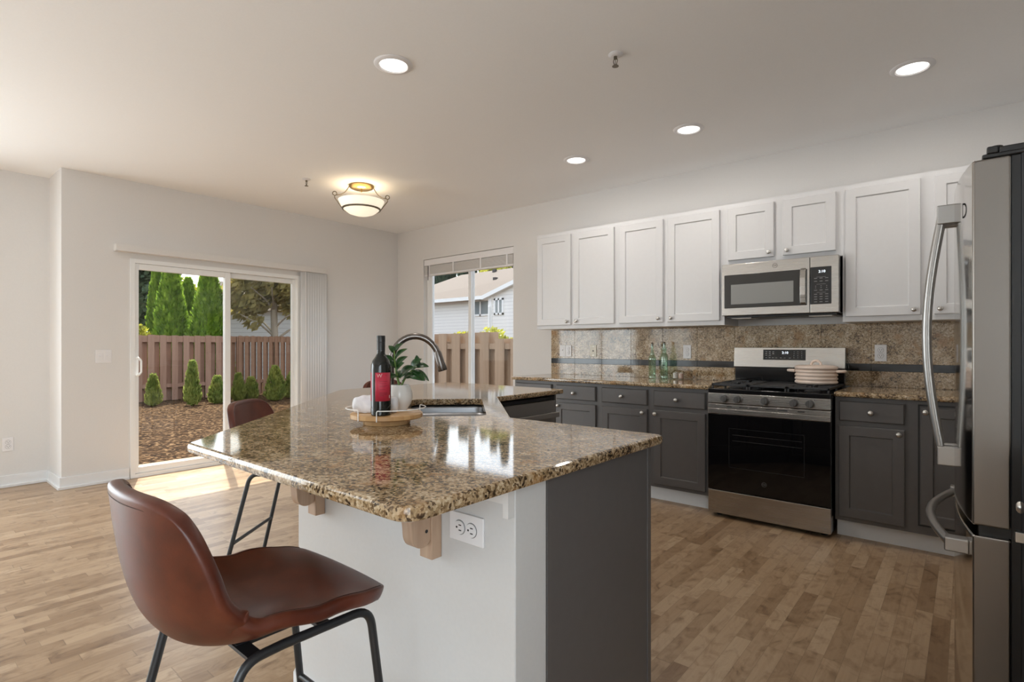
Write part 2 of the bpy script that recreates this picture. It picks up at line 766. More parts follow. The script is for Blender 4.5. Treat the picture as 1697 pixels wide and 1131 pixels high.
def mulch():
    m = mat('bark_mulch', (.12, .08, .06), .95, 0, .05)
    t = NT(m)
    p = t.pos()
    n1 = t.noise(p, 14, 6, .75)
    vo = t.n('ShaderNodeTexVoronoi')
    t.l(p, vo.inputs['Vector'])
    vo.inputs['Scale'].default_value = 26
    sep = t.n('ShaderNodeSeparateColor')
    t.l(vo.outputs['Color'], sep.inputs[0])
    k = t.math('MULTIPLY_ADD', sep.outputs[0], .4, t.math('MULTIPLY', n1.outputs[0], .75))
    t.color(t.ramp(k, [(.34, (.006, .003, .002)), (.5, (.028, .015, .007)), (.68, (.075, .041, .019)), (.86, (.34, .22, .12))]))
    t.bump(n1.outputs[0], .7, .05)
    return m


M['mulch'] = mulch()


def siding(name, c, pitch=.11):
    m = mat(name, c, .6)
    t = NT(m)
    sp = t.n('ShaderNodeSeparateXYZ')
    t.l(t.pos(), sp.inputs[0])
    f = t.math('FRACT', t.math('DIVIDE', t.math('ADD', sp.outputs[2], 20), pitch))
    t.color(t.ramp(f, [(.0, tuple(x * .55 for x in c)), (.10, tuple(x * .9 for x in c)), (.2, c), (1, c)]))
    t.bump(f, .5, .02)
    return m


M['siding'] = siding('white_lap_siding', (.86, .84, .80), .17)
M['siding_grey'] = siding('grey_lap_siding', (.62, .64, .66), .2)
M['roof'] = painted('brown_shingle', (.105, .084, .070), .9, .12, 12, .2)
M['house_trim'] = mat('house_trim_white', (.82, .82, .80), .5)
M['house_glass'] = mat('house_window_glass', (.22, .25, .26), .08)
M['vent_dark'] = mat('roof_vent', (.06, .05, .045), .7)


def emit(name, c, s):
    m = bpy.data.materials.new(name)
    m.use_nodes = True
    b = m.node_tree.nodes['Principled BSDF']
    b.inputs['Base Color'].default_value = (*c, 1)
    b.inputs['Emission Color'].default_value = (*c, 1)
    b.inputs['Emission Strength'].default_value = s
    b.inputs['Roughness'].default_value = .4
    return m


M['lens'] = emit('lamp_lens', (1, .96, .90), 3.0)
M['bowl'] = emit('frosted_bowl_glass', (1, .90, .72), .62)
M['display'] = emit('clock_digits', (.85, .92, 1.0), 1.4)

# ------------------------------------------------------------------ room shell
H = 2.687
XR = 6.55
YF = -8.0
struct('floor', MB().box(-.61, XR + .15, YF - .15, .0, -.1, 0).box(-.15, 0, -2.996, -1.376, -.1, 0), M['floor'], smooth=False, label='maple strip wood floor')
struct('ceiling', MB().box(-.61, XR + .15, YF - .15, .15, H, H + .12), M['ceiling'], smooth=False, label='plain pale ceiling')

DY0, DY1, DZ = -2.996, -1.376, 1.985
struct('wall_left', MB().box(-.15, 0, -3.4815, DY0, 0, H).box(-.15, 0, DY1, 0, 0, H).box(-.15, 0, DY0, DY1, DZ, H), M['wall'], smooth=False,
       label='pale wall with the sliding door')
struct('wall_jog', MB().box(-.61, -.15, -3.4815, -3.33, 0, H), M['wall'], smooth=False, label='short return wall at the left')
struct('wall_recess', MB().box(-.61, -.459, YF, -7.8, 0, H).box(-.61, -.459, -4.4, -3.4815, 0, H).box(-.61, -.459, -7.8, -4.4, 0, .1).box(-.61, -.459, -7.8, -4.4, 2.4, H),
       M['wall'], smooth=False, label='recessed wall at the far left')
WX0, WX1, WZ0, WZ1 = .517, 1.999, .62, 2.285
struct('wall_back', MB().box(-.15, WX0, 0, .15, 0, H).box(WX1, XR + .15, 0, .15, 0, H).box(WX0, WX1, 0, .15, 0, WZ0).box(WX0, WX1, 0, .15, WZ1, H),
       M['wall'], smooth=False, label='pale wall behind the kitchen cabinets')
struct('wall_right', MB().box(XR, XR + .15, YF, -7.7, 0, H).box(XR, XR + .15, -5.0, 0, 0, H).box(XR, XR + .15, -7.7, -5.0, 0, .3).box(XR, XR + .15, -7.7, -5.0, 2.35, H), M['wall'], smooth=False, label='pale wall behind the refrigerator')
BW = [(-.3, .8)]
mb = MB().box(-.61, -.3, YF - .15, YF, 0, H).box(.8, XR + .15, YF - .15, YF, 0, H)
for a, b in BW:
    mb.box(a, b, YF - .15, YF, 0, .3).box(a, b, YF - .15, YF, 2.35, H)
struct('wall_front', mb, M['wall'], smooth=False, label='wall behind the camera')


def simple_window(name, label, axis, a, b, z0, z1, p0, p1):
    r = struct_root(name, label, (0, 0, 0))
    fr = MB()
    w = .05
    for (u0, u1, v0, v1) in ((a, b, z0, z0 + w), (a, b, z1 - w, z1), (a, a + w, z0 + w, z1 - w), (b - w, b, z0 + w, z1 - w), ((a + b) / 2 - .025, (a + b) / 2 + .025, z0 + w, z1 - w)):
        if axis == 'x':
            fr.box(u0, u1, p0, p1, v0, v1)
        else:
            fr.box(p0, p1, u0, u1, v0, v1)
    fr.build('window_frame', M['vinyl'], r, smooth=False)
    pm = (p0 + p1) / 2
    g = MB()
    if axis == 'x':
        g.box(a + w, b - w, pm - .003, pm + .003, z0 + w, z1 - w)
    else:
        g.box(pm - .003, pm + .003, a + w, b - w, z0 + w, z1 - w)
    g.build('pane', M['pane'], r, smooth=False)


def fill_lamp(name, loc, rot, w, h, energy):  # added area lamp, brighter than the sky, filling the room from an unseen window
    d = bpy.data.lights.new(name, 'AREA')
    d.shape = 'RECTANGLE'
    d.size, d.size_y = w, h
    d.energy = energy
    d.color = (.86, .935, 1.0)
    o = bpy.data.objects.new(name, d)
    COL.objects.link(o)
    o.location = loc
    o.rotation_euler = rot


for i, (a, b) in enumerate(BW):
    fill_lamp('fill_lamp', ((a + b) / 2, YF - .16, 1.325), (R(90), 0, 0), b - a, 2.05, FILL_BACK)
fill_lamp('fill_lamp', (-.62, -6.1, 1.25), (R(90), 0, R(-90)), 3.4, 2.3, FILL_SIDE)
fill_lamp('fill_lamp', (XR + .16, -6.35, 1.325), (R(90), 0, R(90)), 2.7, 2.05, FILL_RIGHT)
for i, (a, b) in enumerate(BW):
    simple_window('window_%d' % (i + 2), 'added tall window for fill light in the unseen wall behind the camera', 'x', a, b, .3, 2.35, YF - .11, YF - .04)  # unseen window added to let fill light in from behind
simple_window('window_5', 'added window for fill light in the right wall behind the camera', 'y', -7.7, -5.0, .3, 2.35, XR + .04, XR + .11)  # unseen window added to brighten the right side of the ceiling
simple_window('window_4', 'window in the recessed wall', 'y', -7.8, -4.4, .1, 2.4, -.57, -.50)


def baseboard(name, pts, label):
    """pts: floor line of the wall face, room on the left of the direction of travel"""
    mb = MB()
    for (h, d) in ((.10, .013), (.022, .026)):
        P = [Vector(p) for p in pts]
        offs = []
        for i in range(len(P)):
            ns = []
            if i > 0:
                t = (P[i] - P[i - 1]).normalized()
                ns.append(Vector((-t.y, t.x)))
            if i < len(P) - 1:
                t = (P[i + 1] - P[i]).normalized()
                ns.append(Vector((-t.y, t.x)))
            nn = sum(ns, Vector((0, 0)))
            nn = nn / nn.length
            nn = nn / max(.4, nn.dot(ns[0]))
            offs.append(P[i] + nn * d)
        for i in range(len(P) - 1):
            q = [P[i], P[i + 1], offs[i + 1], offs[i]]
            mb.prism([(a.x, a.y) for a in q], .0, h)
    return struct(name, mb, M['trim'], smooth=False, bevel=.003, label=label)


baseboard('baseboard_left', [(0.001, DY0 - .01), (.001, -3.4825), (-.458, -3.4825), (-.458, YF)], 'white baseboard along the left walls')
baseboard('baseboard_back', [(2.50, -.001), (.001, -.001), (.001, DY1 + .01)], 'white baseboard in the far corner')

# ------------------------------------------------------------------ sliding door
d1 = struct_root('door_1', 'white framed sliding glass patio door', (0, (DY0 + DY1) / 2, 0))
fr = MB()
fr.box(-.12, .012, DY0 - .002, DY0 + .035, .0005, DZ + .002).box(-.12, .012, DY1 - .035, DY1 + .002, .0005, DZ + .002).box(-.12, .012, DY0 + .035, DY1 - .035, DZ - .035, DZ + .002).box(-.13, .012, DY0 + .035, DY1 - .035, .0005, .035)
fr.build('door_frame', M['vinyl'], d1, smooth=False)


def sash(name, y0, y1, x0, x1, z0, z1, st, parent, glassname='pane'):
    f = MB()
    f.box(x0, x1, y0, y0 + st, z0, z1).box(x0, x1, y1 - st, y1, z0, z1)
    f.box(x0, x1, y0 + st, y1 - st, z0, z0 + st).box(x0, x1, y0 + st, y1 - st, z1 - st, z1)
    o = f.build(name, M['vinyl'], parent, bevel=.003, smooth=False)
    xm = (x0 + x1) / 2
    MB().box(xm - .004, xm + .004, y0 + st, y1 - st, z0 + st, z1 - st).build(glassname, M['pane'], o, smooth=False)
    return o


s1 = sash('sliding_panel', DY0 + .012, -2.125, -.045, -.005, .036, DZ - .036, .055, d1)
s2 = sash('fixed_panel', -2.165, DY1 - .012, -.095, -.055, .036, DZ - .036, .05, d1)
MB().box(-.112, -.110, -2.12, DY1 - .04, .09, DZ - .09).build('insect_screen', M['screen'], d1, smooth=False)
hd = MB()
hd.tube(fillet_path([(-.004, DY0 + .045, .93), (.035, DY0 + .055, .93), (.035, DY0 + .075, .96), (.035, DY0 + .075, 1.06), (.035, DY0 + .055, 1.09), (-.004, DY0 + .045, 1.09)], .02), .009, 8)
hd.box(-.006, .004, DY0 + .022, DY0 + .058, .92, 1.10)
hd.build('door_handle', M['vinyl'], s1)

# vertical blind stacked open at the right of the door
vb = thing('vertical_blind', 'white vertical blind stacked open at the right of the sliding door', 'blind', (.05, -2.1, 2.07))
MB().box(0, .075, -3.12, -1.085, 2.037, 2.10).build('head_rail', M['wall'], vb, bevel=.003, smooth=False)
for k in range(9):
    y = -1.345 + k * .030
    a = R(9)
    vm = MB()
    n = 6
    for i in range(n + 1):
        u = (i / n - .5) * .085
        c = .006 * math.cos(u / .085 * PI)
        x = .040 + u * math.sin(a) + c * math.cos(a)
        yy = y + u * math.cos(a) - c * math.sin(a)
        vm.v += [(x, yy, .03), (x, yy, 2.036)]
    vm.f = [(2 * i, 2 * i + 2, 2 * i + 3, 2 * i + 1) for i in range(n)]
    o = vm.build('vane', M['vane'], vb)
    sl = o.modifiers.new('solid', 'SOLIDIFY')
    sl.thickness = .0012
MB().tube([(.085, -1.355, 2.03), (.09, -1.355, 1.2)], .004, 8).build('wand', M['plate'], vb)

# ------------------------------------------------------------------ kitchen window and its blind
w1 = struct_root('window_1', 'white vinyl sliding window beside the kitchen cabinets', ((WX0 + WX1) / 2, .1, WZ0))
f = MB()
f.box(WX0, WX0 + .05, .06, .14, WZ0, WZ1).box(WX1 - .05, WX1, .06, .14, WZ0, WZ1).box(WX0, WX1, .06, .14, WZ0, WZ0 + .05).box(WX0, WX1, .06, .14, WZ1 - .05, WZ1)
f.build('window_frame', M['vinyl'], w1, bevel=.003, smooth=False)


def wsash(name, x0, x1, y0, y1, st):
    f = MB()
    z0, z1 = WZ0 + .045, WZ1 - .045
    f.box(x0, x0 + st, y0, y1, z0, z1).box(x1 - st, x1, y0, y1, z0, z1).box(x0 + st, x1 - st, y0, y1, z0, z0 + st).box(x0 + st, x1 - st, y0, y1, z1 - st, z1)
    o = f.build(name, M['vinyl'], w1, bevel=.002, smooth=False)
    ym = (y0 + y1) / 2
    MB().box(x0 + st, x1 - st, ym - .003, ym + .003, z0 + st, z1 - st).build('pane', M['pane'], o, smooth=False)


wsash('left_sash', WX0 + .045, 1.29, .065, .095, .045)
wsash('right_sash', 1.245, WX1 - .045, .10, .13, .045)
MB().box(WX0 + .001, WX1 - .001, -.02, .06, WZ0 - .02, WZ0 + .004).build('window_sill', M['trim'], w1, bevel=.004, smooth=False)

bl = thing('window_blind', 'raised white slatted blind at the top of the kitchen window', 'blind', ((WX0 + WX1) / 2, .03, 2.1))
MB().box(WX0 + .004, WX1 - .004, .004, .055, 2.205, 2.28).build('valance', M['plate'], bl, bevel=.003, smooth=False)
for k in range(13):
    z = 2.10 + k * .0078
    jx = .0016 * math.sin(k * 2.3)
    MB().box(WX0 + .01 + jx, WX1 - .01 + jx, .006 + jx, .055 + jx, z, z + .0045).build('slat', M['slat'], bl, smooth=False)
MB().box(WX0 + .01, WX1 - .01, .006, .056, 2.075, 2.097).build('bottom_rail', M['plate'], bl, bevel=.003, smooth=False)
for x in (.62, 1.05, 1.50, 1.90):
    MB().box(x - .012, x + .012, .0035, .0052, 2.075, 2.21).build('ladder_tape', M['plate'], bl, smooth=False)
MB().tube([(.605, -.002, 2.2), (.605, -.004, 2.02)], .004, 6).build('tilt_wand', M['slot'], bl)


# ------------------------------------------------------------------ wall plates
def outlet(loc, rotz, label, kind='duplex', horizontal=False, plate='plate', w=.07, h=.115):
    """local: plate faces -Y at y=0, centre at origin"""
    t = thing('light_switch' if kind in ('toggle2', 'toggle') else 'wall_outlet' if kind != 'cable' else 'cable_plate', label,
              'switch' if kind in ('toggle2', 'toggle') else 'outlet', loc, rotz)
    if kind == 'toggle2':
        w = .115
    p0 = Matrix.Rotation(R(90), 4, 'Y') if horizontal else Matrix()

    def put(mb, name, m, parent, **k):
        mb.v = [tuple(p0 @ Vector(v)) for v in mb.v]
        return mb.build(name, m, parent, W=False, **k)
    b = put(MB().box(-w / 2, w / 2, -.006, .0, -h / 2, h / 2), 'plate', M[plate], t, bevel=.0025)
    if kind == 'duplex':
        for s in (-1, 1):
            sk = MB().lathe([(0, -.002), (.0165, -.002), (.0165, .002), (0, .002)], T(0, -.0075, s * .0195) @ RX(R(90)), 20)
            so = put(sk, 'socket', M[plate], t)
            sl = MB()
            for dx in (-.0063, .0063):
                sl.box(dx - .0012, dx + .0012, -.0101, -.0094, s * .0195 - .001, s * .0195 + .0075)
            sl.lathe([(0, 0), (.0026, 0), (.0026, .0006), (0, .0006)], T(0, -.0095, s * .0195 - .0078) @ RX(R(90)), 10)
            put(sl, 'slots', M['slot'], so)
            ring = MB().lathe([(.0168, 0), (.018, 0), (.018, .0008), (.0168, .0008), (.0168, 0)], T(0, -.0060, s * .0195) @ RX(R(90)), 20)
            put(ring, 'socket_gap', M['mark_dark'], so)
    elif kind in ('toggle', 'toggle2'):
        for dx in ((-.023, .023) if kind == 'toggle2' else (0,)):
            g = put(MB().box(dx - .017, dx + .017, -.0075, -.005, -.033, .033), 'rocker', M[plate], t, bevel=.001)
            put(MB().box(dx - .006, dx + .006, -.016, -.007, -.002, .012), 'toggle', M[plate], g, bevel=.002)
    else:
        put(MB().lathe([(0, 0), (.006, 0), (.006, .008), (0, .008)], T(0, -.005, 0) @ RX(R(90)), 12), 'jack', M['slot'], t)
        for s in (-1, 1):
            put(MB().lathe([(0, 0), (.003, 0), (.003, .0012), (0, .0012)], T(0, -.006, s * .042) @ RX(R(90)), 10), 'screw', M['nickel'], t)
    return t


YB = -.0125
outlet((2.657, YB, 1.15), 0, 'white switch plate at the left end of the granite backsplash', 'toggle')
outlet((2.729, YB, 1.15), 0, 'white outlet beside the switch at the left end of the backsplash')
outlet((3.016, YB, 1.15), 0, 'cream cable plate with one round jack on the backsplash', 'cable', plate='cream_plate')
outlet((3.945, YB, 1.148), 0, 'white outlet above the candles left of the range')
outlet((5.317, YB, 1.149), 0, 'white outlet on the backsplash right of the range')
outlet((5.80, YB, 1.149), 0, 'white outlet on the backsplash near the refrigerator')
outlet((0, -3.193, 1.105), R(90), 'white two gang light switch left of the sliding door', 'toggle2')
outlet((-.459, -3.753, .362), R(90), 'white outlet low on the recessed wall at the far left')
outlet((4.85, -3.58, .758), 0, 'white outlet mounted sideways on the island half wall', horizontal=True)

# ------------------------------------------------------------------ kitchen run along the back wall
def shaker(mb, x0, x1, z0, z1, y, th=.02, st=.056, rec=.009, bev=.005):
    def ring(i, yy):
        return [(x0 + i, yy, z0 + i), (x1 - i, yy, z0 + i), (x1 - i, yy, z1 - i), (x0 + i, yy, z1 - i)]
    vs = ring(0, y + th) + ring(0, y + .003) + ring(.003, y) + ring(st, y) + ring(st + bev, y + rec)
    fs = [(3, 2, 1, 0)]
    for r in range(4):
        for k in range(4):
            k2 = (k + 1) % 4
            fs.append((r * 4 + k, r * 4 + k2, r * 4 + 4 + k2, r * 4 + 4 + k))
    fs.append((16, 17, 18, 19))
    mb.add(vs, fs)
    return mb


def slab_front(mb, x0, x1, z0, z1, y, th=.02, e=.006):
    def ring(i, yy):
        return [(x0 + i, yy, z0 + i), (x1 - i, yy, z0 + i), (x1 - i, yy, z1 - i), (x0 + i, yy, z1 - i)]
    vs = ring(0, y + th) + ring(0, y + e) + ring(e, y)
    fs = [(3, 2, 1, 0)]
    for r in range(2):
        for k in range(4):
            k2 = (k + 1) % 4
            fs.append((r * 4 + k, r * 4 + k2, r * 4 + 4 + k2, r * 4 + 4 + k))
    fs.append((8, 9, 10, 11))
    return mb.add(vs, fs)


KNOB = [(0, .028), (.008, .0275), (.0135, .024), (.0155, .0195), (.0135, .015), (.007, .011), (.0055, .006), (.0075, .001), (.0075, 0), (0, 0)]


def knob(x, y, z, parent, sc=1.0, W=True):
    mb = MB().lathe([(r * sc, h * sc) for r, h in KNOB], T(x, y, z) @ RX(R(90)), 16)
    return mb.build('knob', M['nickel'], parent, W=W)


ZC = .884       # underside of the worktops
FY = -.605      # face frames of the base units
DYB = FY - .02  # fronts of base doors


def base_unit(x0, x1, label, drawer, doors, left_panel=False):
    t = thing('base_cabinet', label, 'cabinet', ((x0 + x1) / 2, -.3, .11))
    MB().box(x0, x1, FY, -.003, .112, ZC - .001).build('body', M['grey_cab'], t, smooth=False)
    if drawer:
        a, b, z0, z1, kx = drawer
        d = slab_front(MB(), a, b, z0, z1, DYB).build('drawer', M['grey_cab'], t, smooth=False)
        knob(kx, DYB, (z0 + z1) / 2 - .003, d)
    for a, b, z0, z1, kx in doors:
        d = shaker(MB(), a, b, z0, z1, DYB).build('door', M['grey_cab'], t, smooth=False)
        knob(kx, DYB, z1 - .027, d)
    return t


ZD0, ZD1, ZR0, ZR1 = .140, .704, .735, .857
base_unit(2.525, 2.985, 'grey base cabinet at the window end of the run', (2.551, 2.957, ZR0, ZR1, 2.754), [(2.551, 2.957, ZD0, ZD1, 2.93)])
base_unit(2.985, 3.440, 'grey base cabinet second from the window, its top drawer clear of the dishwasher', (3.006, 3.408, ZR0, ZR1, 3.193), [(3.006, 3.408, ZD0, ZD1, 3.033)])
base_unit(3.440, 3.900, 'grey base cabinet under the green glass bottles, second left of the range', (3.468, 3.870, ZR0, ZR1, 3.652), [(3.468, 3.870, ZD0, ZD1, 3.836)])
base_unit(3.900, 4.360, 'grey base cabinet directly left of the range', (3.926, 4.326, ZR0, ZR1, 4.110), [(3.926, 4.326, ZD0, ZD1, 3.942)])
base_unit(5.140, 5.530, 'grey base cabinet directly right of the range', (5.163, 5.495, ZR0, ZR1, 5.329), [(5.161, 5.495, ZD0, ZD1, 5.468)])
cb = base_unit(5.530, 6.10, 'grey corner base cabinet with one tall door next to the refrigerator', None, [(5.569, 6.06, .172, .845, 5.592)])
gp = MB()
for (a, b, z0, z1) in ((5.556, 6.07, .158, .166), (5.556, 6.07, .851, .86), (5.556, 5.564, .158, .86)):
    gp.box(a, b, FY - .002, FY + .004, z0, z1)
gp.build('door_gap', M['slot'], cb, smooth=False, label='dark gap around the door')
t6 = thing('base_cabinet', 'grey filler cabinet in the back corner behind the refrigerator', 'cabinet', (6.32, -.3, .11))
MB().box(6.10, XR - .003, FY, -.003, .112, ZC - .001).build('body', M['grey_cab'], t6, smooth=False)
struct('trim_1', MB().box(2.53, 4.36, -.537, -.52, 0, .111), M['trim'], smooth=False, label='white toe kick under the left base cabinets')
struct('trim_2', MB().box(5.14, XR - .003, -.537, -.52, 0, .111), M['trim'], smooth=False, label='white toe kick under the right base cabinets')


def slab(name, label, cat, outline, z0, z1, hole=None, e=.007, rads=.012):
    """polished stone slab with eased edges; outline counter-clockwise"""
    import bmesh
    P = round_poly(outline, rads, 5) if rads is not None else outline
    lv = [(e, z1), (e * .3, z1 - e * .3), (0, z1 - e), (0, z0 + e), (e * .3, z0 + e * .3), (e, z0)]
    bm = bmesh.new()
    rings = []
    for d, z in lv:
        q = inset(P, d) if d else P
        rings.append([bm.verts.new((x, y, z)) for x, y in q])
    n = len(P)
    for a, b in zip(rings[:-1], rings[1:]):
        for i in range(n):
            j = (i + 1) % n
            bm.faces.new((a[i], b[i], b[j], a[j]))
    hr = None
    if hole:
        hr = [[bm.verts.new((x, y, z)) for x, y in hole] for z in (z1, z0)]
        m = len(hole)
        for i in range(m):
            j = (i + 1) % m
            bm.faces.new((hr[0][i], hr[0][j], hr[1][j], hr[1][i]))
    for ring, h in ((rings[0], hr[0] if hr else None), (rings[-1], hr[1] if hr else None)):
        es = []
        for loop in ([ring] + ([h] if h else [])):
            for i in range(len(loop)):
                a, b = loop[i], loop[(i + 1) % len(loop)]
                es.append(bm.edges.get((a, b)) or bm.edges.new((a, b)))
        bmesh.ops.triangle_fill(bm, edges=es, use_beauty=True)
    bmesh.ops.recalc_face_normals(bm, faces=bm.faces)
    me = bpy.data.meshes.new(name)
    bm.to_mesh(me)
    bm.free()
    for p in me.polygons:
        p.use_smooth = True
    me.set_sharp_from_angle(angle=R(30))
    for p in me.polygons:
        p.use_smooth = abs(p.normal.z) < .999
    me.materials.append(M['granite'])
    o = bpy.data.objects.new(name, me)
    COL.objects.link(o)
    tag(o, label, cat)
    return o


slab('countertop', 'granite worktop left of the range', 'countertop', [(2.512, -.645), (4.362, -.645), (4.362, -.0005), (2.512, -.0005)], ZC, .914, rads=.006)
slab('countertop', 'granite worktop right of the range', 'countertop', [(5.138, -.645), (XR - .002, -.645), (XR - .002, -.0005), (5.138, -.0005)], ZC, .914, rads=.006)

bs = thing('tile_backsplash', 'granite tile backsplash with a black stripe behind the range', 'backsplash', (4.5, -.006, .915))
MB().box(2.512, XR - .002, -.006, -.0005, .9145, 1.357).build('grout', M['grout'], bs, smooth=False)
up, lo, st = MB(), MB(), MB()
x = 2.512
k = 0
while x < XR - .01:
    x1 = min(2.49 + .308 * (k + 1), XR - .003)
    for mbx, z0, z1 in ((up, 1.0735, 1.357), (st, 1.0225, 1.0725), (lo, .9145, 1.0215)):
        mbx.box(x + .001, x1 - .001, -.012, -.004, z0, z1)
    x = x1
    k += 1
up.build('upper_tiles', M['granite_tile'], bs, smooth=False, bevel=.0008, seg=1)
lo.build('lower_tiles', M['granite_tile'], bs, smooth=False, bevel=.0008, seg=1)
st.build('stripe_tiles', M['tile_black'], bs, smooth=False, bevel=.0008, seg=1, label='black stripe of tiles')

# wall cabinets
UZ0, UZ1 = 1.358, 2.268
UFY, UDY = -.325, -.345


def wall_unit(x0, x1, z0, label, doors, y0=-.003):
    t = thing('wall_cabinet', label, 'cabinet', ((x0 + x1) / 2, -.16, z0))
    MB().box(x0, x1, UFY, y0, z0, UZ1).build('body', M['white_cab'], t, smooth=False)
    for a, b, c, d, kx in doors:
        dd = shaker(MB(), a, b, c, d, UDY, st=.058).build('door', M['white_cab'], t, smooth=False)
        knob(kx, UDY, c + .032, dd, .95)
    return t


DZ0, DZ1 = 1.392, 2.234
wall_unit(2.572, 3.447, UZ0, 'white two door wall cabinet nearest the window', [(2.585, 2.970, DZ0, DZ1, 2.935), (3.003, 3.423, DZ0, DZ1, 3.038)])
wall_unit(3.447, 4.362, UZ0, 'white two door wall cabinet left of the microwave', [(3.474, 3.873, DZ0, DZ1, 3.838), (3.914, 4.330, DZ0, DZ1, 3.948)])
wall_unit(4.362, 5.138, 1.802, 'short white two door wall cabinet above the microwave', [(4.393, 4.714, 1.840, DZ1, 4.684), (4.773, 5.100, 1.840, DZ1, 4.803)])
wall_unit(5.138, 5.592, UZ0, 'white one door wall cabinet right of the microwave', [(5.155, 5.555, DZ0, DZ1, 5.522)])
wall_unit(5.592, 6.548, UZ0, 'white wall cabinet in the back corner partly behind the refrigerator', [(5.620, 6.06, DZ0, DZ1, 5.650)])


# ------------------------------------------------------------------ range
def monogram(mb, x, y, z, r):
    mb.lathe([(r * .86, 0), (r, 0), (r, .0008), (r * .86, .0008), (r * .86, 0)], T(x, y, z) @ RX(R(90)), 28)
    mb.text('GE', r * 1.05, facing_front(x, y - .0004, z), .0004)
    return mb


rg = thing('gas_range', 'stainless steel gas range with black oven glass', 'range', (4.75, -.36, 0))
RX0, RX1, RY = 4.372, 5.130, -.69
MB().box(RX0 + .002, RX1 - .002, -.645, -.03, .03, .868).build('body', M['black_enamel'], rg, bevel=.003, smooth=False)
ft = MB()
for x in (RX0 + .05, RX1 - .05):
    for y in (-.60, -.08):
        ft.lathe([(0, 0), (.02, 0), (.02, .01), (.012, .012), (.012, .031), (0, .031)], T(x, y, 0), 12)
ft.build('feet', M['black_plastic'], rg)
MB().box(RX0, RX1, RY, -.646, .030, .190).build('storage_drawer', M['steel'], rg, bevel=.004, smooth=False)
od = MB().box(RX0, RX1, RY - .004, -.646, .196, .724).build('oven_door', M['black_glass'], rg, bevel=.003, smooth=False)
hs = MB()
hs.box(RX0, RX1, RY - .008, RY + .02, .727, .762)
hs.box(RX0, RX1, RY - .003, RY + .02, .762, .794)
hs.build('door_rail', M['steel'], od, bevel=.003, smooth=False, label='stainless strip across the top of the oven door')
sl = MB()
for (a, b) in ((4.500, 4.535), (4.585, 4.640), (4.650, 4.705), (4.755, 4.815), (4.825, 4.885), (4.945, 4.985)):
    sl.box(a, b, RY - .0036, RY - .002, .774, .781)
sl.build('vent_slots', M['slot'], od, smooth=False)
ow = MB()
for (a, b, z0, z1) in ((4.515, 4.985, .628, .632), (4.515, 4.985, .36, .364), (4.515, 4.519, .36, .632), (4.981, 4.985, .36, .632)):
    ow.box(a, b, RY - .0046, RY - .003, z0, z1)
ow.build('window_outline', mat('faint_window_line', (.02, .02, .021), .2), od, smooth=False)
rk = MB()
for z in (.585, .545):
    rk.box(4.54, 4.97, RY - .0046, RY - .003, z, z + .0035)
rk.build('oven_rack', mat('rack_behind_glass', (.035, .035, .036), .25), od, smooth=False)
monogram(MB(), 4.745, RY - .0045, .277, .0155).build('logo', M['mark_dark'], od)
cp = MB().box(RX0, RX1, RY - .002, -.62, .799, .868).build('control_panel', M['steel'], rg, bevel=.003, smooth=False)
for x in (4.486, 4.575, 4.749, 4.923, 5.016):
    Mk = T(x, RY - .002, .832) @ RX(R(90))
    kb = MB().lathe([(0, .030), (.020, .030), (.0235, .026), (.026, .006), (.027, 0), (0, 0)], Mk, 28)
    kb.box(x - .004, x + .004, RY - .038, RY - .028, .810, .855)
    kb.build('burner_knob', M['knob_grey'], cp)
    MB().box(x + .024, x + .029, RY - .0028, RY - .0018, .856, .861).build('mark', M['mark_dark'], cp, smooth=False)
ct = MB()
ct.box(RX0 - .003, RX1 + .003, RY + .002, -.10, .869, .900)
ct.build('cooktop', M['black_enamel'], rg, bevel=.006, smooth=False)
for gx0, gx1, typ in ((4.385, 4.630, 'g'), (4.634, 4.872, 'p'), (4.876, 5.118, 'g')):
    g = MB()
    y0, y1, z0, z1 = RY + .03, -.135, .918, .934
    w = .013
    g.box(gx0, gx1, y0, y0 + w, z0, z1).box(gx0, gx1, y1 - w, y1, z0, z1).box(gx0, gx0 + w, y0, y1, z0, z1).box(gx1 - w, gx1, y0, y1, z0, z1)
    for x in (gx0, gx1 - w):
        for y in (y0, (y0 + y1) / 2, y1 - w):
            g.box(x, x + w, y, y + w, .898, z0)
    if typ == 'g':
        ym = (y0 + y1) / 2
        xm = (gx0 + gx1) / 2
        g.box(gx0, gx1, ym - w / 2, ym + w / 2, z0, z1)
        for yc in ((y0 + ym) / 2, (ym + y1) / 2):
            g.box(gx0 + w, xm - .035, yc - .006, yc + .006, z0, z1 + .002).box(xm + .035, gx1 - w, yc - .006, yc + .006, z0, z1 + .002)
            g.box(xm - .006, xm + .006, yc + .035, yc + .115, z0, z1 + .002).box(xm - .006, xm + .006, yc - .115, yc - .035, z0, z1 + .002)
            bn = MB().lathe([(0, .012), (.034, .012), (.038, .006), (.046, .004), (.046, 0), (0, 0)], T(xm, yc, .9005), 24)
            bn.build('burner', M['cast_iron'], rg)
        g.build('grate', M['cast_iron'], rg, bevel=.003, smooth=False)
    else:
        g.box(gx0 + .012, gx1 - .012, y0 + .012, y1 - .012, z0 + .001, z1 - .004)
        g.build('griddle', M['cast_iron'], rg, bevel=.003, smooth=False)
bgm = MB()
prof = [(-.075, 1.035), (-.098, 1.035), (-.086, 1.186), (-.040, 1.186), (-.030, 1.10), (-.030, 1.035)]
Mx = Matrix(((0, 0, 1, 0), (1, 0, 0, 0), (0, 1, 0, 0), (0, 0, 0, 1)))
bgm.prism(prof, 4.358, 5.118, Mx)
bg = bgm.build('backguard', M['steel'], rg, bevel=.003, smooth=False)
MB().box(4.365, 5.112, -.088, -.030, .880, 1.034).build('backguard_base', M['black_enamel'], rg, bevel=.003, smooth=False)


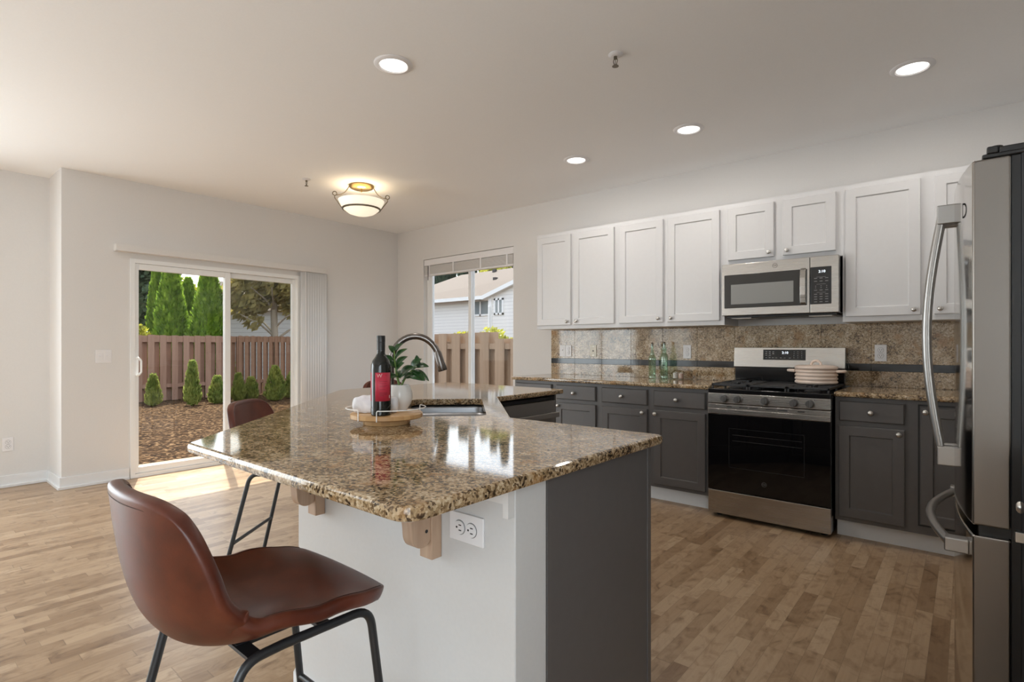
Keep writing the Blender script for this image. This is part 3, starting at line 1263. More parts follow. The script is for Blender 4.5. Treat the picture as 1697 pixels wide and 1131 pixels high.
def bgp(x, z, off=0.0):   # point on the leaning face of the backguard
    tt = (z - 1.035) / .151
    return (x, -.098 + .012 * tt - off, z)


dm = MB()
dm.add([bgp(4.575, 1.092, .0008), bgp(4.868, 1.092, .0008), bgp(4.868, 1.170, .0008), bgp(4.575, 1.170, .0008),
        bgp(4.575, 1.092, -.004), bgp(4.868, 1.092, -.004), bgp(4.868, 1.170, -.004), bgp(4.575, 1.170, -.004)],
       [(0, 1, 2, 3), (0, 4, 5, 1), (1, 5, 6, 2), (2, 6, 7, 3), (3, 7, 4, 0), (4, 7, 6, 5)])
dp = dm.build('display_panel', M['black_glass'], bg, smooth=False)
MB().text('2:10', .026, T(*bgp(4.729, 1.146, .0014)) @ RX(R(90 - 4.5)), .0003).build('clock_digits', M['display'], bg)
mk = MB()
for i, (x, z) in enumerate([(4.597, 1.153), (4.622, 1.153), (4.647, 1.153), (4.597, 1.139), (4.622, 1.139), (4.647, 1.139), (4.597, 1.125), (4.622, 1.125), (4.597, 1.108), (4.622, 1.108), (4.645, 1.108), (4.668, 1.108), (4.70, 1.108), (4.727, 1.108), (4.762, 1.108)]):
    x0, y0, z0 = bgp(x, z, .0012)
    mk.box(x0 - .006, x0 + .006, y0 - .0003, y0 + .0003, z0 - .002, z0 + .002)
for i in range(3):
    for j in range(4):
        x0, y0, z0 = bgp(4.79 + .026 * i, 1.154 - .0145 * j, .0012)
        mk.box(x0 - .002, x0 + .002, y0 - .0003, y0 + .0003, z0 - .0025, z0 + .0025)
mk.build('button_marks', M['mark'], bg, smooth=False)

# ------------------------------------------------------------------ microwave
mw = thing('microwave', 'stainless steel over the range microwave', 'microwave', (4.75, -.2, 1.415))
MX0, MX1, MY, MZ0, MZ1 = 4.372, 5.130, -.42, 1.418, 1.800
MB().box(MX0 + .003, MX1 - .003, -.365, -.003, MZ0 + .004, MZ1).build('body', M['black_enamel'], mw, bevel=.003, smooth=False)
md = MB()
md.box(MX0, 4.9585, MY + .004, -.366, MZ0 + .003, MZ1)
door = md.build('door', M['steel'], mw, bevel=.004, smooth=False)
MB().box(4.390, 4.944, MY + .0015, MY + .02, 1.474, 1.722).build('door_glass', mat('dark_door_frame', (.028, .027, .025), .12), door, bevel=.006, smooth=False)
MB().box(4.440, 4.860, MY + .0005, MY + .01, 1.502, 1.648).build('viewing_window', mat('mesh_window', (.25, .25, .24), .35), door, bevel=.002, smooth=False)
hh = MB()
hp = [(MY + .002, 1.478), (MY - .018, 1.490), (MY - .026, 1.545), (MY - .028, 1.602), (MY - .026, 1.66), (MY - .018, 1.715), (MY + .002, 1.728), (MY + .010, 1.728), (MY + .010, 1.478)]
hh.prism(hp, 4.903, 4.938, Mx)
hh.build('handle', M['steel'], door, bevel=.004, smooth=False)
monogram(MB(), 4.741, MY + .0035, 1.763, .0165).build('logo', M['mark_dark'], door)
cpn = MB().box(4.9605, MX1, MY + .004, -.366, MZ0 + .003, MZ1).build('control_side', M['steel'], mw, bevel=.004, smooth=False)
MB().box(4.962, 5.088, MY + .0015, MY + .02, 1.478, 1.729).build('keypad_panel', mat('keypad_black', (.016, .016, .017), .15), cpn, bevel=.004, smooth=False)
MB().text('2:10', .024, facing_front(5.032, MY + .0008, 1.696), .0004).build('clock_digits', M['display'], cpn)
mk = MB()
for j, z in enumerate([1.660, 1.652, 1.632, 1.612, 1.600, 1.588, 1.572, 1.556, 1.545, 1.528, 1.512, 1.494]):
    for i, x in enumerate((4.995, 5.027, 5.060)):
        w = .009 if j not in (4, 5) else .003
        if j in (0, 3, 7):
            mk.box(5.000 + .001 * i, 5.055, MY + .0008, MY + .0016, z - .0008, z + .0008)
            break
        mk.box(x - w, x + w, MY + .0008, MY + .0016, z - .0018, z + .0018)
mk.build('key_marks', mat('key_print', (.23, .23, .23), .5), cpn, smooth=False)
ub = MB().box(MX0 + .02, MX1 - .02, -.36, -.02, MZ0 - .012, MZ0 + .004).build('underside', M['black_plastic'], mw, bevel=.003, smooth=False)
for (a, b) in ((4.42, 4.56), (4.94, 5.08)):
    MB().box(a, b, -.34, -.16, MZ0 - .0155, MZ0 - .011).build('grease_filter', M['nickel'], mw, smooth=False)

# ------------------------------------------------------------------ refrigerator (front faces the range side, towards -X)
fg = thing('refrigerator', 'stainless steel french door refrigerator with black sides', 'refrigerator', (6.2, -2.1, 0))
FY0, FY1, FX = -2.53, -1.67, 5.785
FB = .045
FYC = (FY0 + FY1) / 2


def fx(y):
    return FX - FB * (1 - ((y - FYC) / ((FY1 - FY0) / 2)) ** 2)


def bowed(y0, y1, z0, z1, name):
    mb = MB()
    n = 14
    pts = [(fx(y0 + (y1 - y0) * i / n), y0 + (y1 - y0) * i / n) for i in range(n + 1)]
    poly = [(5.865, y0)] + pts + [(5.865, y1)]
    mb.prism(poly, z0, z1)
    o = mb.build(name, M['steel_fridge'], fg, bevel=.006, seg=3)
    o.data.materials.append(M['fridge_edge'])
    for p in o.data.polygons:
        if p.normal.y < -.9:
            p.material_index = 1
    return o


MB().box(5.885, XR - .03, FY0 + .005, FY1 - .005, .03, 1.725).build('cabinet', M['fridge_side'], fg, bevel=.004, smooth=False)
MB().box(5.866, 5.885, FY0 + .012, FY1 - .012, .05, 1.715).build('gasket', M['black_plastic'], fg, smooth=False)
ft = MB()
for x in (5.92, 6.45):
    for y in (FY0 + .06, FY1 - .06):
        ft.lathe([(0, 0), (.025, 0), (.025, .031), (0, .031)], T(x, y, 0), 12)
ft.build('feet', M['black_plastic'], fg)
dn = bowed(FY0, FYC - .003, .700, 1.715, 'door')
df = bowed(FYC + .003, FY1, .700, 1.715, 'door')
dr = bowed(FY0, FY1, .045, .672, 'freezer_drawer')
MB().box(5.80, 5.868, FY0 + .02, FY1 - .02, .672, .700).build('drawer_gap', M['black_plastic'], fg, smooth=False)
hg = MB()
hg.box(5.805, 5.90, FY0 + .002, FY0 + .045, 1.716, 1.728)
hg.box(5.815, 5.84, FY0 + .003, FY0 + .05, 1.728, 1.748)
hg.box(5.84, 6.10, FY0 + .004, FY0 + .075, 1.7255, 1.744)
hg.lathe([(0, .03), (.016, .03), (.016, 0), (0, 0)], T(5.835, FY0 + .03, 1.722), 14)
hg.build('hinge_cover', M['black_plastic'], fg, bevel=.004)
MB().box(5.872, 5.905, FY0 - .004, FY0 + .02, .672, .700).build('middle_hinge', M['nickel'], fg, bevel=.002, smooth=False)
MB().lathe([(.017, 0), (.019, .0015), (.022, .0015), (.022, 0), (.017, 0)], T(fx(FY0 + .11) - .0005, FY0 + .11, 1.60) @ ROTY(R(-90)), 24).build('logo', M['mark_dark'], dn)
for yc, dd in ((FYC - .035, dn), (FYC + .035, df)):
    hb = MB()
    path = []
    for i in range(25):
        tt = i / 24
        z = .825 + (1.645 - .825) * tt
        path.append((fx(yc) - .034 - .042 * math.sin(PI * tt), yc, z))
    hb.tube(path, .0125, 12)
    ho = hb.build('handle', M['handle_steel'], dd)
    for z0, z1 in ((.79, .855), (1.615, 1.68)):
        MB().box(fx(yc) - .046, fx(yc) + .004, yc - .016, yc + .016, z0, z1).build('handle_mount', M['handle_steel'], ho, bevel=.004, smooth=False)
hb = MB()
path = []
for i in range(33):
    tt = i / 32
    y = FY0 + .06 + (FY1 - FY0 - .12) * tt
    path.append((5.765 - .030 - .060 * math.sin(PI * tt), y, .622))
hb.tube(path, .0135, 12)
ho = hb.build('handle', M['handle_steel'], dr)
for y in (FY0 + .06, FY1 - .06):
    MB().box(5.722, fx(y) + .005, y - .022, y + .022, .602, .642).build('handle_mount', M['handle_steel'], ho, bevel=.004, smooth=False)

# small run of cabinet beside the refrigerator, only its corner is seen
sc_ = thing('base_cabinet', 'grey base cabinet in front of the refrigerator side at the right edge', 'cabinet', (6.2, -2.9, .11))
MB().box(5.915, XR - .003, -3.30, -2.575, .112, ZC - .001).build('body', M['grey_cab'], sc_, smooth=False)
ddr = MB()
slab_front(ddr, -3.27, -2.60, ZR0, ZR1, 0)
ddr.v = [(5.895 + y, x, z) for x, y, z in ddr.v]
ddr = ddr.build('drawer', M['grey_cab'], sc_, smooth=False)
kn = MB().lathe(KNOB, T(5.895, -2.66, .795) @ ROTY(R(-90)), 16).build('knob', M['nickel'], ddr)
struct('trim_3', MB().box(5.97, XR - .003, -3.30, -2.575, 0, .111), M['trim'], smooth=False, label='white toe kick beside the refrigerator')
slab('countertop', 'corner of a granite worktop beside the refrigerator at the right edge', 'countertop', [(5.885, -3.31), (XR - .002, -3.31), (XR - .002, -2.555), (5.885, -2.555)], ZC, .914, rads=.02)

# ------------------------------------------------------------------ island
Q = math.sqrt(.5)


def st_(s, t):
    return ((s + t) * Q, (s - t) * Q)


pw = MB().prism([(5.0, -3.58), (5.0, -3.462), (4.10, -3.462), (3.115, -2.477), (3.115, -1.62), (3.0, -1.62), (3.0, -2.53), (4.05, -3.58)], 0, ZC - .001)
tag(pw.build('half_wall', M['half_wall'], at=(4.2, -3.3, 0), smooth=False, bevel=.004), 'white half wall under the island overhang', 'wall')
bb = MB()
outer = [(5.0, -3.58), (4.05, -3.58), (3.0, -2.53), (3.0, -1.62)]
off = [(5.0, -3.5945), (4.044, -3.5945), (2.9855, -2.536), (2.9855, -1.62)]
for i in range(3):
    bb.prism([outer[i], outer[i + 1], off[i + 1], off[i]], 0, .105)
struct('baseboard_island', bb, M['trim'], smooth=False, label='white baseboard along the island half wall')
ic = thing('island_cabinet', 'dark grey cabinet at the near end of the island', 'cabinet', (4.7, -3.2, 0))
MB().box(4.43, 4.996, -3.458, -2.935, .10, ZC - .001).box(4.47, 4.99, -3.458, -3.02, 0, .10).build('body', M['grey_cab'], ic, smooth=False)
MB().box(4.9965, 5.003, -3.461, -2.93, .0, ZC - .001).build('end_panel', M['grey_cab'], ic, smooth=False)
MB().box(4.43, 5.006, -2.935, -2.912, .10, ZC - .001).build('face_frame', M['grey_cab'], ic, bevel=.002, smooth=False)
MB().box(4.955, 5.006, -2.96, -2.912, 0.0, .10).build('foot_post', M['grey_cab'], ic, smooth=False)
dm = MB()
shaker(dm, -4.98, -4.45, .14, .86, 0)
dm.v = [(-x, -2.892 - y - .0, z) for x, y, z in dm.v]
dm = dm.build('door', M['grey_cab'], ic, smooth=False)
MB().lathe(KNOB, T(4.50, -2.892, .82) @ RX(R(-90)), 16).build('knob', M['nickel'], dm)

sk = thing('sink_cabinet', 'grey angled cabinet front below the sink', 'cabinet', ((4.43 + 3.69) / 2, (-2.93 - 2.205) / 2, 0), R(135))
L2 = math.hypot(.74, .725) / 2 - .025
MB().box(-L2, L2, 0.0, .02, .10, ZC - .001).box(-L2, L2, .05, .06, 0, .10).build('face_frame', M['grey_cab'], sk, W=False, smooth=False)
for a, b, kx in ((-L2 + .04, -.015, -.05), (.015, L2 - .04, .05)):
    dd = shaker(MB(), a, b, .14, .70, -.02).build('door', M['grey_cab'], sk, W=False, smooth=False)
    knob(kx, -.02, .67, dd, W=False)

tag(MB().box(3.118, 3.69, -1.60, -1.583, 0, ZC - .001).build('end_panel', M['grey_cab'], at=(3.4, -1.59, 0), smooth=False), 'grey end panel closing the far end of the island', 'panel')

dw = thing('dishwasher', 'dark stainless dishwasher under the island arm', 'dishwasher', (3.4, -1.9, 0))
DWX = 3.70
MB().box(3.125, DWX - .045, -2.195, -1.605, .10, .870).build('body', M['black_plastic'], dw, smooth=False)
MB().box(3.2, DWX - .08, -2.19, -1.61, 0, .10).build('toe_panel', M['black_plastic'], dw, smooth=False)
dwd = MB().box(DWX - .045, DWX, -2.198, -1.602, .105, .842).build('door', M['steel_dark'], dw, bevel=.004, smooth=False)
MB().box(DWX - .05, DWX - .008, -2.198, -1.602, .844, .866).build('control_strip', M['black_plastic'], dw, bevel=.002, smooth=False)
hb = MB()
hb.box(DWX + .022, DWX + .040, -2.19, -1.61, .735, .768)
for y in (-2.15, -1.65):
    hb.box(DWX - .004, DWX + .024, y - .012, y + .012, .738, .765)
hb.build('handle', M['steel_dark'], dwd, bevel=.004, smooth=False)

ISL = [(5.03, -3.912), (5.03, -2.866), (4.384, -2.866), (3.768, -2.25), (3.745, -1.57), (2.655, -1.57), (2.655, -2.545), (4.022, -3.912)]
ho = [st_(s, t) for s, t in round_poly([(.615, 4.36), (.98, 4.36), (.98, 5.07), (.615, 5.07)], .045, 6)]
slab('island_countertop', 'large granite island worktop with an angled sink cutout', 'countertop', ISL, ZC, .914, hole=ho, e=.009, rads=[.045, .02, .01, .01, .012, .06, .06, .03])

# sink
sn = thing('kitchen_sink', 'undermount stainless double bowl sink in the island', 'sink', (*st_(.8, 4.7), .68))
for (t0, t1) in ((4.345, 4.700), (4.725, 5.085)):
    bw = MB()
    loops = []
    for z, ins, rr in ((ZC - .001, 0, .05), (.86 if True else 0, .004, .05), (.72, .008, .05), (.695, .016, .05), (.688, .045, .04)):
        pts = [st_(s, t) for s, t in round_poly([(.60 + ins, t0 + ins), (.995 - ins, t0 + ins), (.995 - ins, t1 - ins), (.60 + ins, t1 - ins)], rr, 6)]
        loops.append([(x, y, z) for x, y in pts])
    n = len(loops[0])
    bw.v = [p for l in loops for p in l]
    for i in range(len(loops) - 1):
        for k in range(n):
            k2 = (k + 1) % n
            bw.f.append((i * n + k, i * n + k2, (i + 1) * n + k2, (i + 1) * n + k))
    bw.f.append(tuple((len(loops) - 1) * n + k for k in range(n)))
    b = bw.build('bowl', M['steel_sink'], sn)
    so = b.modifiers.new('s', 'SOLIDIFY')
    so.thickness = .0015
    so.offset = 1
    cx_, cy_ = st_(.80, (t0 + t1) / 2)
    MB().lathe([(0, .003), (.03, .003), (.043, .005), (.045, .0015), (0, .0015)], T(cx_, cy_, .688), 24).build('drain', M['chrome'], b)
dv = MB().prism([st_(.61, 4.694), st_(.985, 4.694), st_(.985, 4.731), st_(.61, 4.731)], .855, .866)
dv.build('divider', M['steel_sink'], sn, bevel=.005)

# faucet
fc = thing('kitchen_faucet', 'dark stainless gooseneck pull down faucet', 'faucet', (*st_(.548, 4.72), .914))
fs, fz = .548, 4.72
path = [(*st_(fs, fz), .9145), (*st_(fs, fz), 1.0), (*st_(fs, fz), 1.10)]
rc, zc_ = .112, 1.118
for i in range(17):
    a = PI - PI * .93 * i / 16
    path.append((*st_(fs + rc + rc * math.cos(a), fz), zc_ + rc * math.sin(a) * 1.12))
MB().tube(path, .0148, 14).build('neck', M['faucet'], fc)
e0, e1 = Vector(path[-2]), Vector(path[-1])
dirv = (e1 - e0).normalized()
MB().tube([e1 - dirv * .03, e1 - dirv * .02, e1 + dirv * .03, e1 + dirv * .062, e1 + dirv * .066], [.0148, .0180, .0200, .0225, .0205], 16).build('spray_head', M['faucet'], fc)
MB().lathe([(0, .05), (.020, .05), (.022, .012), (.030, .008), (.030, .0), (0, 0)], T(*st_(fs, fz), .9145), 20).build('base', M['faucet'], fc)
lv = Vector((*st_(fs, fz), .945))
MB().tube([lv, lv + Vector((Q * .0, -Q * .0, 0)) + Vector((-.03, .03, .004)), lv + Vector((-.055, .055, .022)), lv + Vector((-.075, .075, .05))], [.012, .010, .007, .006], 10).build('lever', M['faucet'], fc)

# corbels
def corbel(x0, label):
    t = thing('corbel', label, 'bracket', (x0 + .023, -3.58, .665), group='wooden corbels under the island overhang')
    MB().box(x0, x0 + .046, -3.614, -3.581, .667, ZC - .001).build('back_plate', M['corbel'], t, bevel=.002, smooth=False)
    pr = [(-3.614, ZC - .001), (-3.715, ZC - .001), (-3.715, .862)]
    pr += bez((-3.712, .856), (-3.692, .850), (-3.690, .820), (-3.684, .800), 7)
    pr += bez((-3.683, .797), (-3.676, .775), (-3.674, .760), (-3.673, .745), 6)
    pr += bez((-3.673, .742), (-3.672, .715), (-3.656, .704), (-3.640, .704), 7)
    pr += bez((-3.638, .704), (-3.628, .704), (-3.618, .710), (-3.614, .720), 4)
    b = MB().prism(pr, x0 + .004, x0 + .042, Mx).build('scroll', M['corbel'], t, bevel=.002)
    MB().lathe([(0, .0008), (.0045, .0008), (.0045, 0), (0, 0)], T(x0 + .042, -3.628, .742) @ ROTY(R(90)), 10).build('screw', M['slot'], b)
    return t


corbel(4.714, 'carved wooden corbel under the near corner of the island, beside the outlet')
corbel(4.172, 'carved wooden corbel at the left end of the island half wall')
tag(MB().box(4.925, 4.998, -3.602, -3.581, .846, ZC - .001).box(4.982, 4.998, -3.602, -3.581, .815, .846).build('ledger_block', M['wall'], at=(4.96, -3.58, .8), smooth=False),
    'white painted block under the worktop at the half wall end', 'block')


# ------------------------------------------------------------------ counter stools
def make_stool(label, loc, rotz):
    t = thing('counter_stool', label, 'stool', loc, rotz, group='brown leather counter stools at the island')
    prof = catmull([(.258, .628), (.240, .651), (.145, .664), (.03, .650), (-.06, .637), (-.118, .648), (-.158, .690), (-.181, .760), (-.194, .840), (-.201, .905), (-.204, .935)], 8)
    # arc length table
    L = [0]
    for a, b in zip(prof[:-1], prof[1:]):
        L.append(L[-1] + (b - a).length)

    def at(v):
        d = (v + 1) / 2 * L[-1]
        for i in range(len(L) - 1):
            if d <= L[i + 1] + 1e-9:
                k = (d - L[i]) / max(1e-9, L[i + 1] - L[i])
                p = prof[i].lerp(prof[i + 1], k)
                tg = (prof[min(i + 2, len(prof) - 1)] - prof[max(i - 1, 0)]).normalized()
                return p, tg
        return prof[-1], (prof[-1] - prof[-2]).normalized()

    def lerp_tab(tab, v):
        for (a, x), (b, y) in zip(tab[:-1], tab[1:]):
            if v <= b:
                k = (v - a) / (b - a)
                k = k * k * (3 - 2 * k)
                return x + (y - x) * k
        return tab[-1][1]
    Wt = [(-1, .208), (-.6, .219), (-.2, .212), (.15, .200), (.5, .204), (1, .200)]
    Ct = [(-1, -.010), (-.75, .002), (-.45, .022), (-.1, .062), (.15, .084), (.5, .066), (.8, .056), (1, .052)]
    nu, nv = 26, 44
    sh = MB()

    def pt(u, v, lift=0.0):
        uu = u * (1 - .20 * abs(v) ** 8)
        vv = v * (1 - .085 * abs(u) ** 5) if v > 0 else v * (1 - .06 * abs(u) ** 5)
        p, tg = at(vv)
        nr = Vector((tg.y, -tg.x))
        c = lerp_tab(Ct, vv) * abs(uu) ** 2.3 + lift
        return Vector((lerp_tab(Wt, vv) * uu, p.x + nr.x * c, p.y + nr.y * c))
    for j in range(nv + 1):
        for i in range(nu + 1):
            sh.v.append(tuple(pt(2 * i / nu - 1, 2 * j / nv - 1)))
    for j in range(nv):
        for i in range(nu):
            a = j * (nu + 1) + i
            sh.f.append((a, a + 1, a + nu + 2, a + nu + 1))
    o = sh.build('seat_shell', M['leather'], t, W=False, fix=False)
    m1 = o.modifiers.new('pad', 'SOLIDIFY')
    m1.thickness = .030
    m1.offset = 1
    m2 = o.modifiers.new('round', 'SUBSURF')
    m2.levels = 1
    m2.render_levels = 2
    for p in o.data.polygons:
        p.use_smooth = True
    st = MB()
    st.tube([pt(s, .10 - .05 * s * s, -.0298) for s in [(-.80 + 1.6 * k / 30) for k in range(31)]], .0012, 6)
    st.build('seam', M['stitch'], o, W=False)
    ed = MB()
    for sgn in (-1, 1):
        ed.tube([pt(sgn * .93, -.9 + 1.84 * k / 50, .0002) for k in range(51)], .0009, 6)
        ed.tube([pt(sgn * .93, -.9 + 1.84 * k / 50, -.0300) for k in range(51)], .0010, 6)
    ed.tube([pt(-.92 + 1.84 * k / 30, .945, .0002) for k in range(31)], .0009, 6)
    ed.tube([pt(-.92 + 1.84 * k / 30, .945, -.0300) for k in range(31)], .0010, 6)
    ed.build('edge_stitching', M['stitch'], o, W=False)
    r = .0095
    for sx in (-1, 1):
        fl = MB()
        fr_ = fillet_path([(sx * .205, .265, .002), (sx * .178, .195, .612), (sx * .172, .0, .612)], .045, 8)
        fl.tube(fr_, r, 10)
        fl.build('front_leg', M['black_metal'], t, W=False)
        rl = MB()
        rr_ = fillet_path([(sx * .205, -.235, .002), (sx * .178, -.085, .612), (sx * .172, .0, .612)], .055, 8)
        rl.tube(rr_, r, 10)
        rl.build('rear_leg', M['black_metal'], t, W=False)
    MB().tube([(-.191, .231, .30), (.191, .231, .30)], .008, 10).build('foot_rail', M['black_metal'], t, W=False)
    MB().tube([(-.191, -.158, .30), (.191, -.158, .30)], .008, 10).build('rear_rail', M['black_metal'], t, W=False)
    cr = MB()
    for y in (.10, -.05):
        cr.box(-.172, .172, y - .014, y + .014, .600, .607)
    cr.box(-.10, .10, -.06, .11, .600, .609)
    cr.build('seat_bracket', M['black_metal'], t, W=False, smooth=False)
    return t


stool = make_stool('brown leather counter stool in the foreground, its back to the camera', (4.573, -3.985, 0), 0.0)
copy_tree(stool, (3.225, -3.20, 0), R(-51), 'brown leather counter stool tucked against the angled side of the island near the sliding door')
copy_tree(stool, (2.49, -1.94, 0), R(-90), 'brown leather counter stool at the far side of the island')

# ------------------------------------------------------------------ things on the island: tray, bottle, plant, cloth
CAMP = Vector((5.774, -4.5106))
YAW = R(49.912)
FV = Vector((-math.cos(YAW), math.sin(YAW)))
RV = Vector((FV.y, -FV.x))
TC = CAMP + FV * 1.985 + RV * (-.2315 * 1.985)


def tp(r, f):  # offset from the tray centre, to the right and away
    p = TC + RV * r + FV * f
    return p.x, p.y


ZT = .9555
tr = thing('serving_tray', 'round bamboo serving tray on a foot with white wire handles', 'tray', (TC.x, TC.y, .914))
MB().lathe([(0, .022), (.126, .022), (.130, .025), (.130, .038), (.126, .041), (0, .041)], T(TC.x, TC.y, .9144), 48).build('board', M['bamboo'], tr)
MB().lathe([(0, 0), (.082, 0), (.085, .004), (.085, .0215), (0, .0215)], T(TC.x, TC.y, .9144), 40).build('foot', M['bamboo'], tr)
wr = math.atan2(RV.y, RV.x)


def rail(a0, a1):
    p = []
    def P(a, rr, z):
        return (TC.x + rr * math.cos(wr + a), TC.y + rr * math.sin(wr + a), z)
    p.append(P(a0, .1325, .9365))
    p.append(P(a0, .1325, .9745))
    n = 22
    mid = [(a0 + (a1 - a0) * k / n) for k in range(1, n)]
    for k, a in enumerate(mid):
        w = math.sin(PI * (k + 1) / n)
        p.append(P(a, .1325 + .012 * w, .9745))
    p.append(P(a1, .1325, .9745))
    p.append(P(a1, .1325, .9365))
    return MB().tube(fillet_path(p, .006, 3), .0018, 8)


rail(R(-92), R(35)).build('wire_handle', M['white_wire'], tr)
rail(R(150), R(236)).build('wire_handle', M['white_wire'], tr)

wx, wy = tp(0, -.088)
WS = .925
wb = thing('wine_bottle', 'dark wine bottle with a red label standing on the tray', 'bottle', (wx, wy, ZT))
MB().lathe([(0, .0), (.034, .0), (.0372, .004), (.0375, .170), (.0365, .190), (.031, .208), (.021, .222), (.0155, .234), (.0145, .262), (.0145, .290), (0, .290)], T(wx, wy, ZT) @ Matrix.Scale(WS, 4), 40).build('glass', M['wine_glass'], wb)
MB().lathe([(.0150, .240), (.0155, .262), (.0155, .276), (.0150, .277), (.0160, .278), (.0160, .300), (.0150, .302), (0, .302), ], T(wx, wy, ZT) @ Matrix.Scale(WS, 4), 28).build('foil_cap', M['wine_cap'], wb)


def curved_label(z0, z1, a0, a1, rr, name, m, parent):
    mb = MB()
    n = 16
    for i in range(n + 1):
        a = a0 + (a1 - a0) * i / n
        for z in (z0, z1):
            mb.v.append((wx + WS * rr * math.cos(a), wy + WS * rr * math.sin(a), ZT + WS * z))
    mb.f = [(2 * i, 2 * i + 2, 2 * i + 3, 2 * i + 1) for i in range(n)]
    o = mb.build(name, m, parent)
    s = o.modifiers.new('s', 'SOLIDIFY')
    s.thickness = .0003
    return o


tocam = math.atan2(-FV.y, -FV.x)
la = tocam + R(12)
lab = curved_label(.056, .163, la - R(32), la + R(66), .0377, 'label', M['wine_label'], wb)
curved_label(.056, .163, la - R(150), la - R(64), .0377, 'label', M['wine_label'], wb)


def on_label(txt_mb, ang0):
    out = MB()
    for (x, y, z) in txt_mb.v:
        a = ang0 + x / .0377
        rr = .0380 + z
        out.v.append((wx + WS * rr * math.cos(a), wy + WS * rr * math.sin(a), ZT + WS * y))
    out.f = txt_mb.f
    return out


on_label(MB().text('W', .020, T(-.006, .151, 0), .0002), la + R(2)).build('letter', M['label_pale'], lab)
tl = MB()
for i, (y, w) in enumerate([(.152, .006), (.130, .030), (.122, .026), (.114, .030), (.110, .022), (.100, .020), (.088, .030), (.084, .030), (.080, .028), (.076, .016)]):
    x0 = .010 if i == 0 else -.012
    for k in range(6):
        xa = x0 + w * k / 6
        xb = x0 + w * (k + 1) / 6
        tl.add([(xa, y - .0006, 0), (xb, y - .0006, 0), (xb, y + .0006, 0), (xa, y + .0006, 0)], [(0, 1, 2, 3)])
on_label(tl, la + R(12)).build('small_print', M['label_dark'], lab)
bc = MB()
bc.add([(.0270, .066, .0001), (.0300, .066, .0001), (.0300, .078, .0001), (.0270, .078, .0001)], [(0, 1, 2, 3)])
on_label(bc, la + R(12)).build('white_patch', M['plate'], lab)

# rolled cloth behind the bottle
cx0, cy0 = tp(-.036, -.018)
cl = MB()
n1, n2 = 44, 26
for i in range(n1 + 1):
    s = i / n1
    ax = -.082 + .164 * s
    rr = .0330 * (1 - .10 * (2 * s - 1) ** 2 - .45 * abs(2 * s - 1) ** 18)
    for k in range(n2):
        a = 2 * PI * k / n2
        w = 1 + .06 * math.sin(3 * a + 6 * s) + .045 * math.sin(17 * s + 2 * a) + .03 * math.sin(31 * s - 3 * a)
        x = ax
        y = rr * w * math.cos(a) * .85
        z = max(.0006, .030 + rr * w * math.sin(a))
        p = (RV * x + FV * y)
        cl.v.append((cx0 + p.x, cy0 + p.y, ZT + z))
for i in range(n1):
    for k in range(n2):
        k2 = (k + 1) % n2
        cl.f.append((i * n2 + k, i * n2 + k2, (i + 1) * n2 + k2, (i + 1) * n2 + k))
cl.f.append(tuple(range(n2)))
cl.f.append(tuple(n1 * n2 + k for k in range(n2)))
tag(cl.build('rolled_cloth', M['cloth'], at=(cx0, cy0, ZT)), 'white rolled cloth lying on the tray behind the wine bottle', 'cloth')

# potted plant
px, py = tp(.034, .070)
pp = thing('potted_plant', 'broad leaved green plant in a round white pot on the tray', 'plant', (px, py, ZT))
MB().lathe([(0, 0), (.026, 0), (.029, .003), (.029, .006), (.040, .022), (.0475, .045), (.0465, .066), (.040, .086), (.034, .096), (.032, .096), (.037, .085), (.0, .080)], T(px, py, ZT), 40).build('pot', M['pot'], pp)
MB().lathe([(0, .002), (.0365, .0), (.0365, -.006), (0, -.006)], T(px, py, ZT + .084), 24).build('soil', M['soil'], pp)
stem = MB()
base = Vector((px, py, ZT + .082))


def cp_(r, f, z):
    v = RV * r + FV * f
    return Vector((px + v.x, py + v.y, ZT + z))


stem.tube([base, cp_(-.012, .002, .13), cp_(-.020, .0, .19), cp_(-.022, 0, .225)], [.005, .0045, .0035, .002], 8)
stem.tube([base, cp_(.02, -.004, .12), cp_(.045, -.004, .150), cp_(.066, 0, .165)], [.004, .0035, .003, .002], 8)
stem.build('stem', M['plant_stem'], pp)
LEAVES = [  # root (r,f,z), tip (r,f,z), width
    ((-.020, 0, .190), (.030, -.010, .238), .020), ((-.021, 0, .215), (-.045, .006, .248), .016), ((-.022, 0, .222), (.012, .01, .258), .016),
    ((-.020, 0, .18), (-.078, -.006, .208), .020), ((-.018, 0, .17), (-.080, .008, .178), .022), ((-.016, 0, .16), (-.05, -.03, .190), .022),
    ((-.014, -.004, .14), (.022, -.028, .185), .028), ((-.016, 0, .165), (.028, .006, .208), .022), ((.0, -.002, .12), (.060, -.026, .172), .034),
    ((.045, -.004, .150), (.085, -.012, .200), .030), ((.060, 0, .162), (.110, .002, .168), .020), ((.066, 0, .165), (.062, .006, .212), .014),
    ((.03, -.004, .135), (.100, -.026, .118), .036), ((.045, -.004, .148), (.110, .004, .115), .022), ((.01, 0, .11), (.055, -.035, .142), .026),
    ((-.01, -.002, .13), (-.035, -.035, .125), .024), ((.02, 0, .12), (.085, .02, .140), .026), ((-.008, 0, .12), (.012, .04, .15), .026),
]
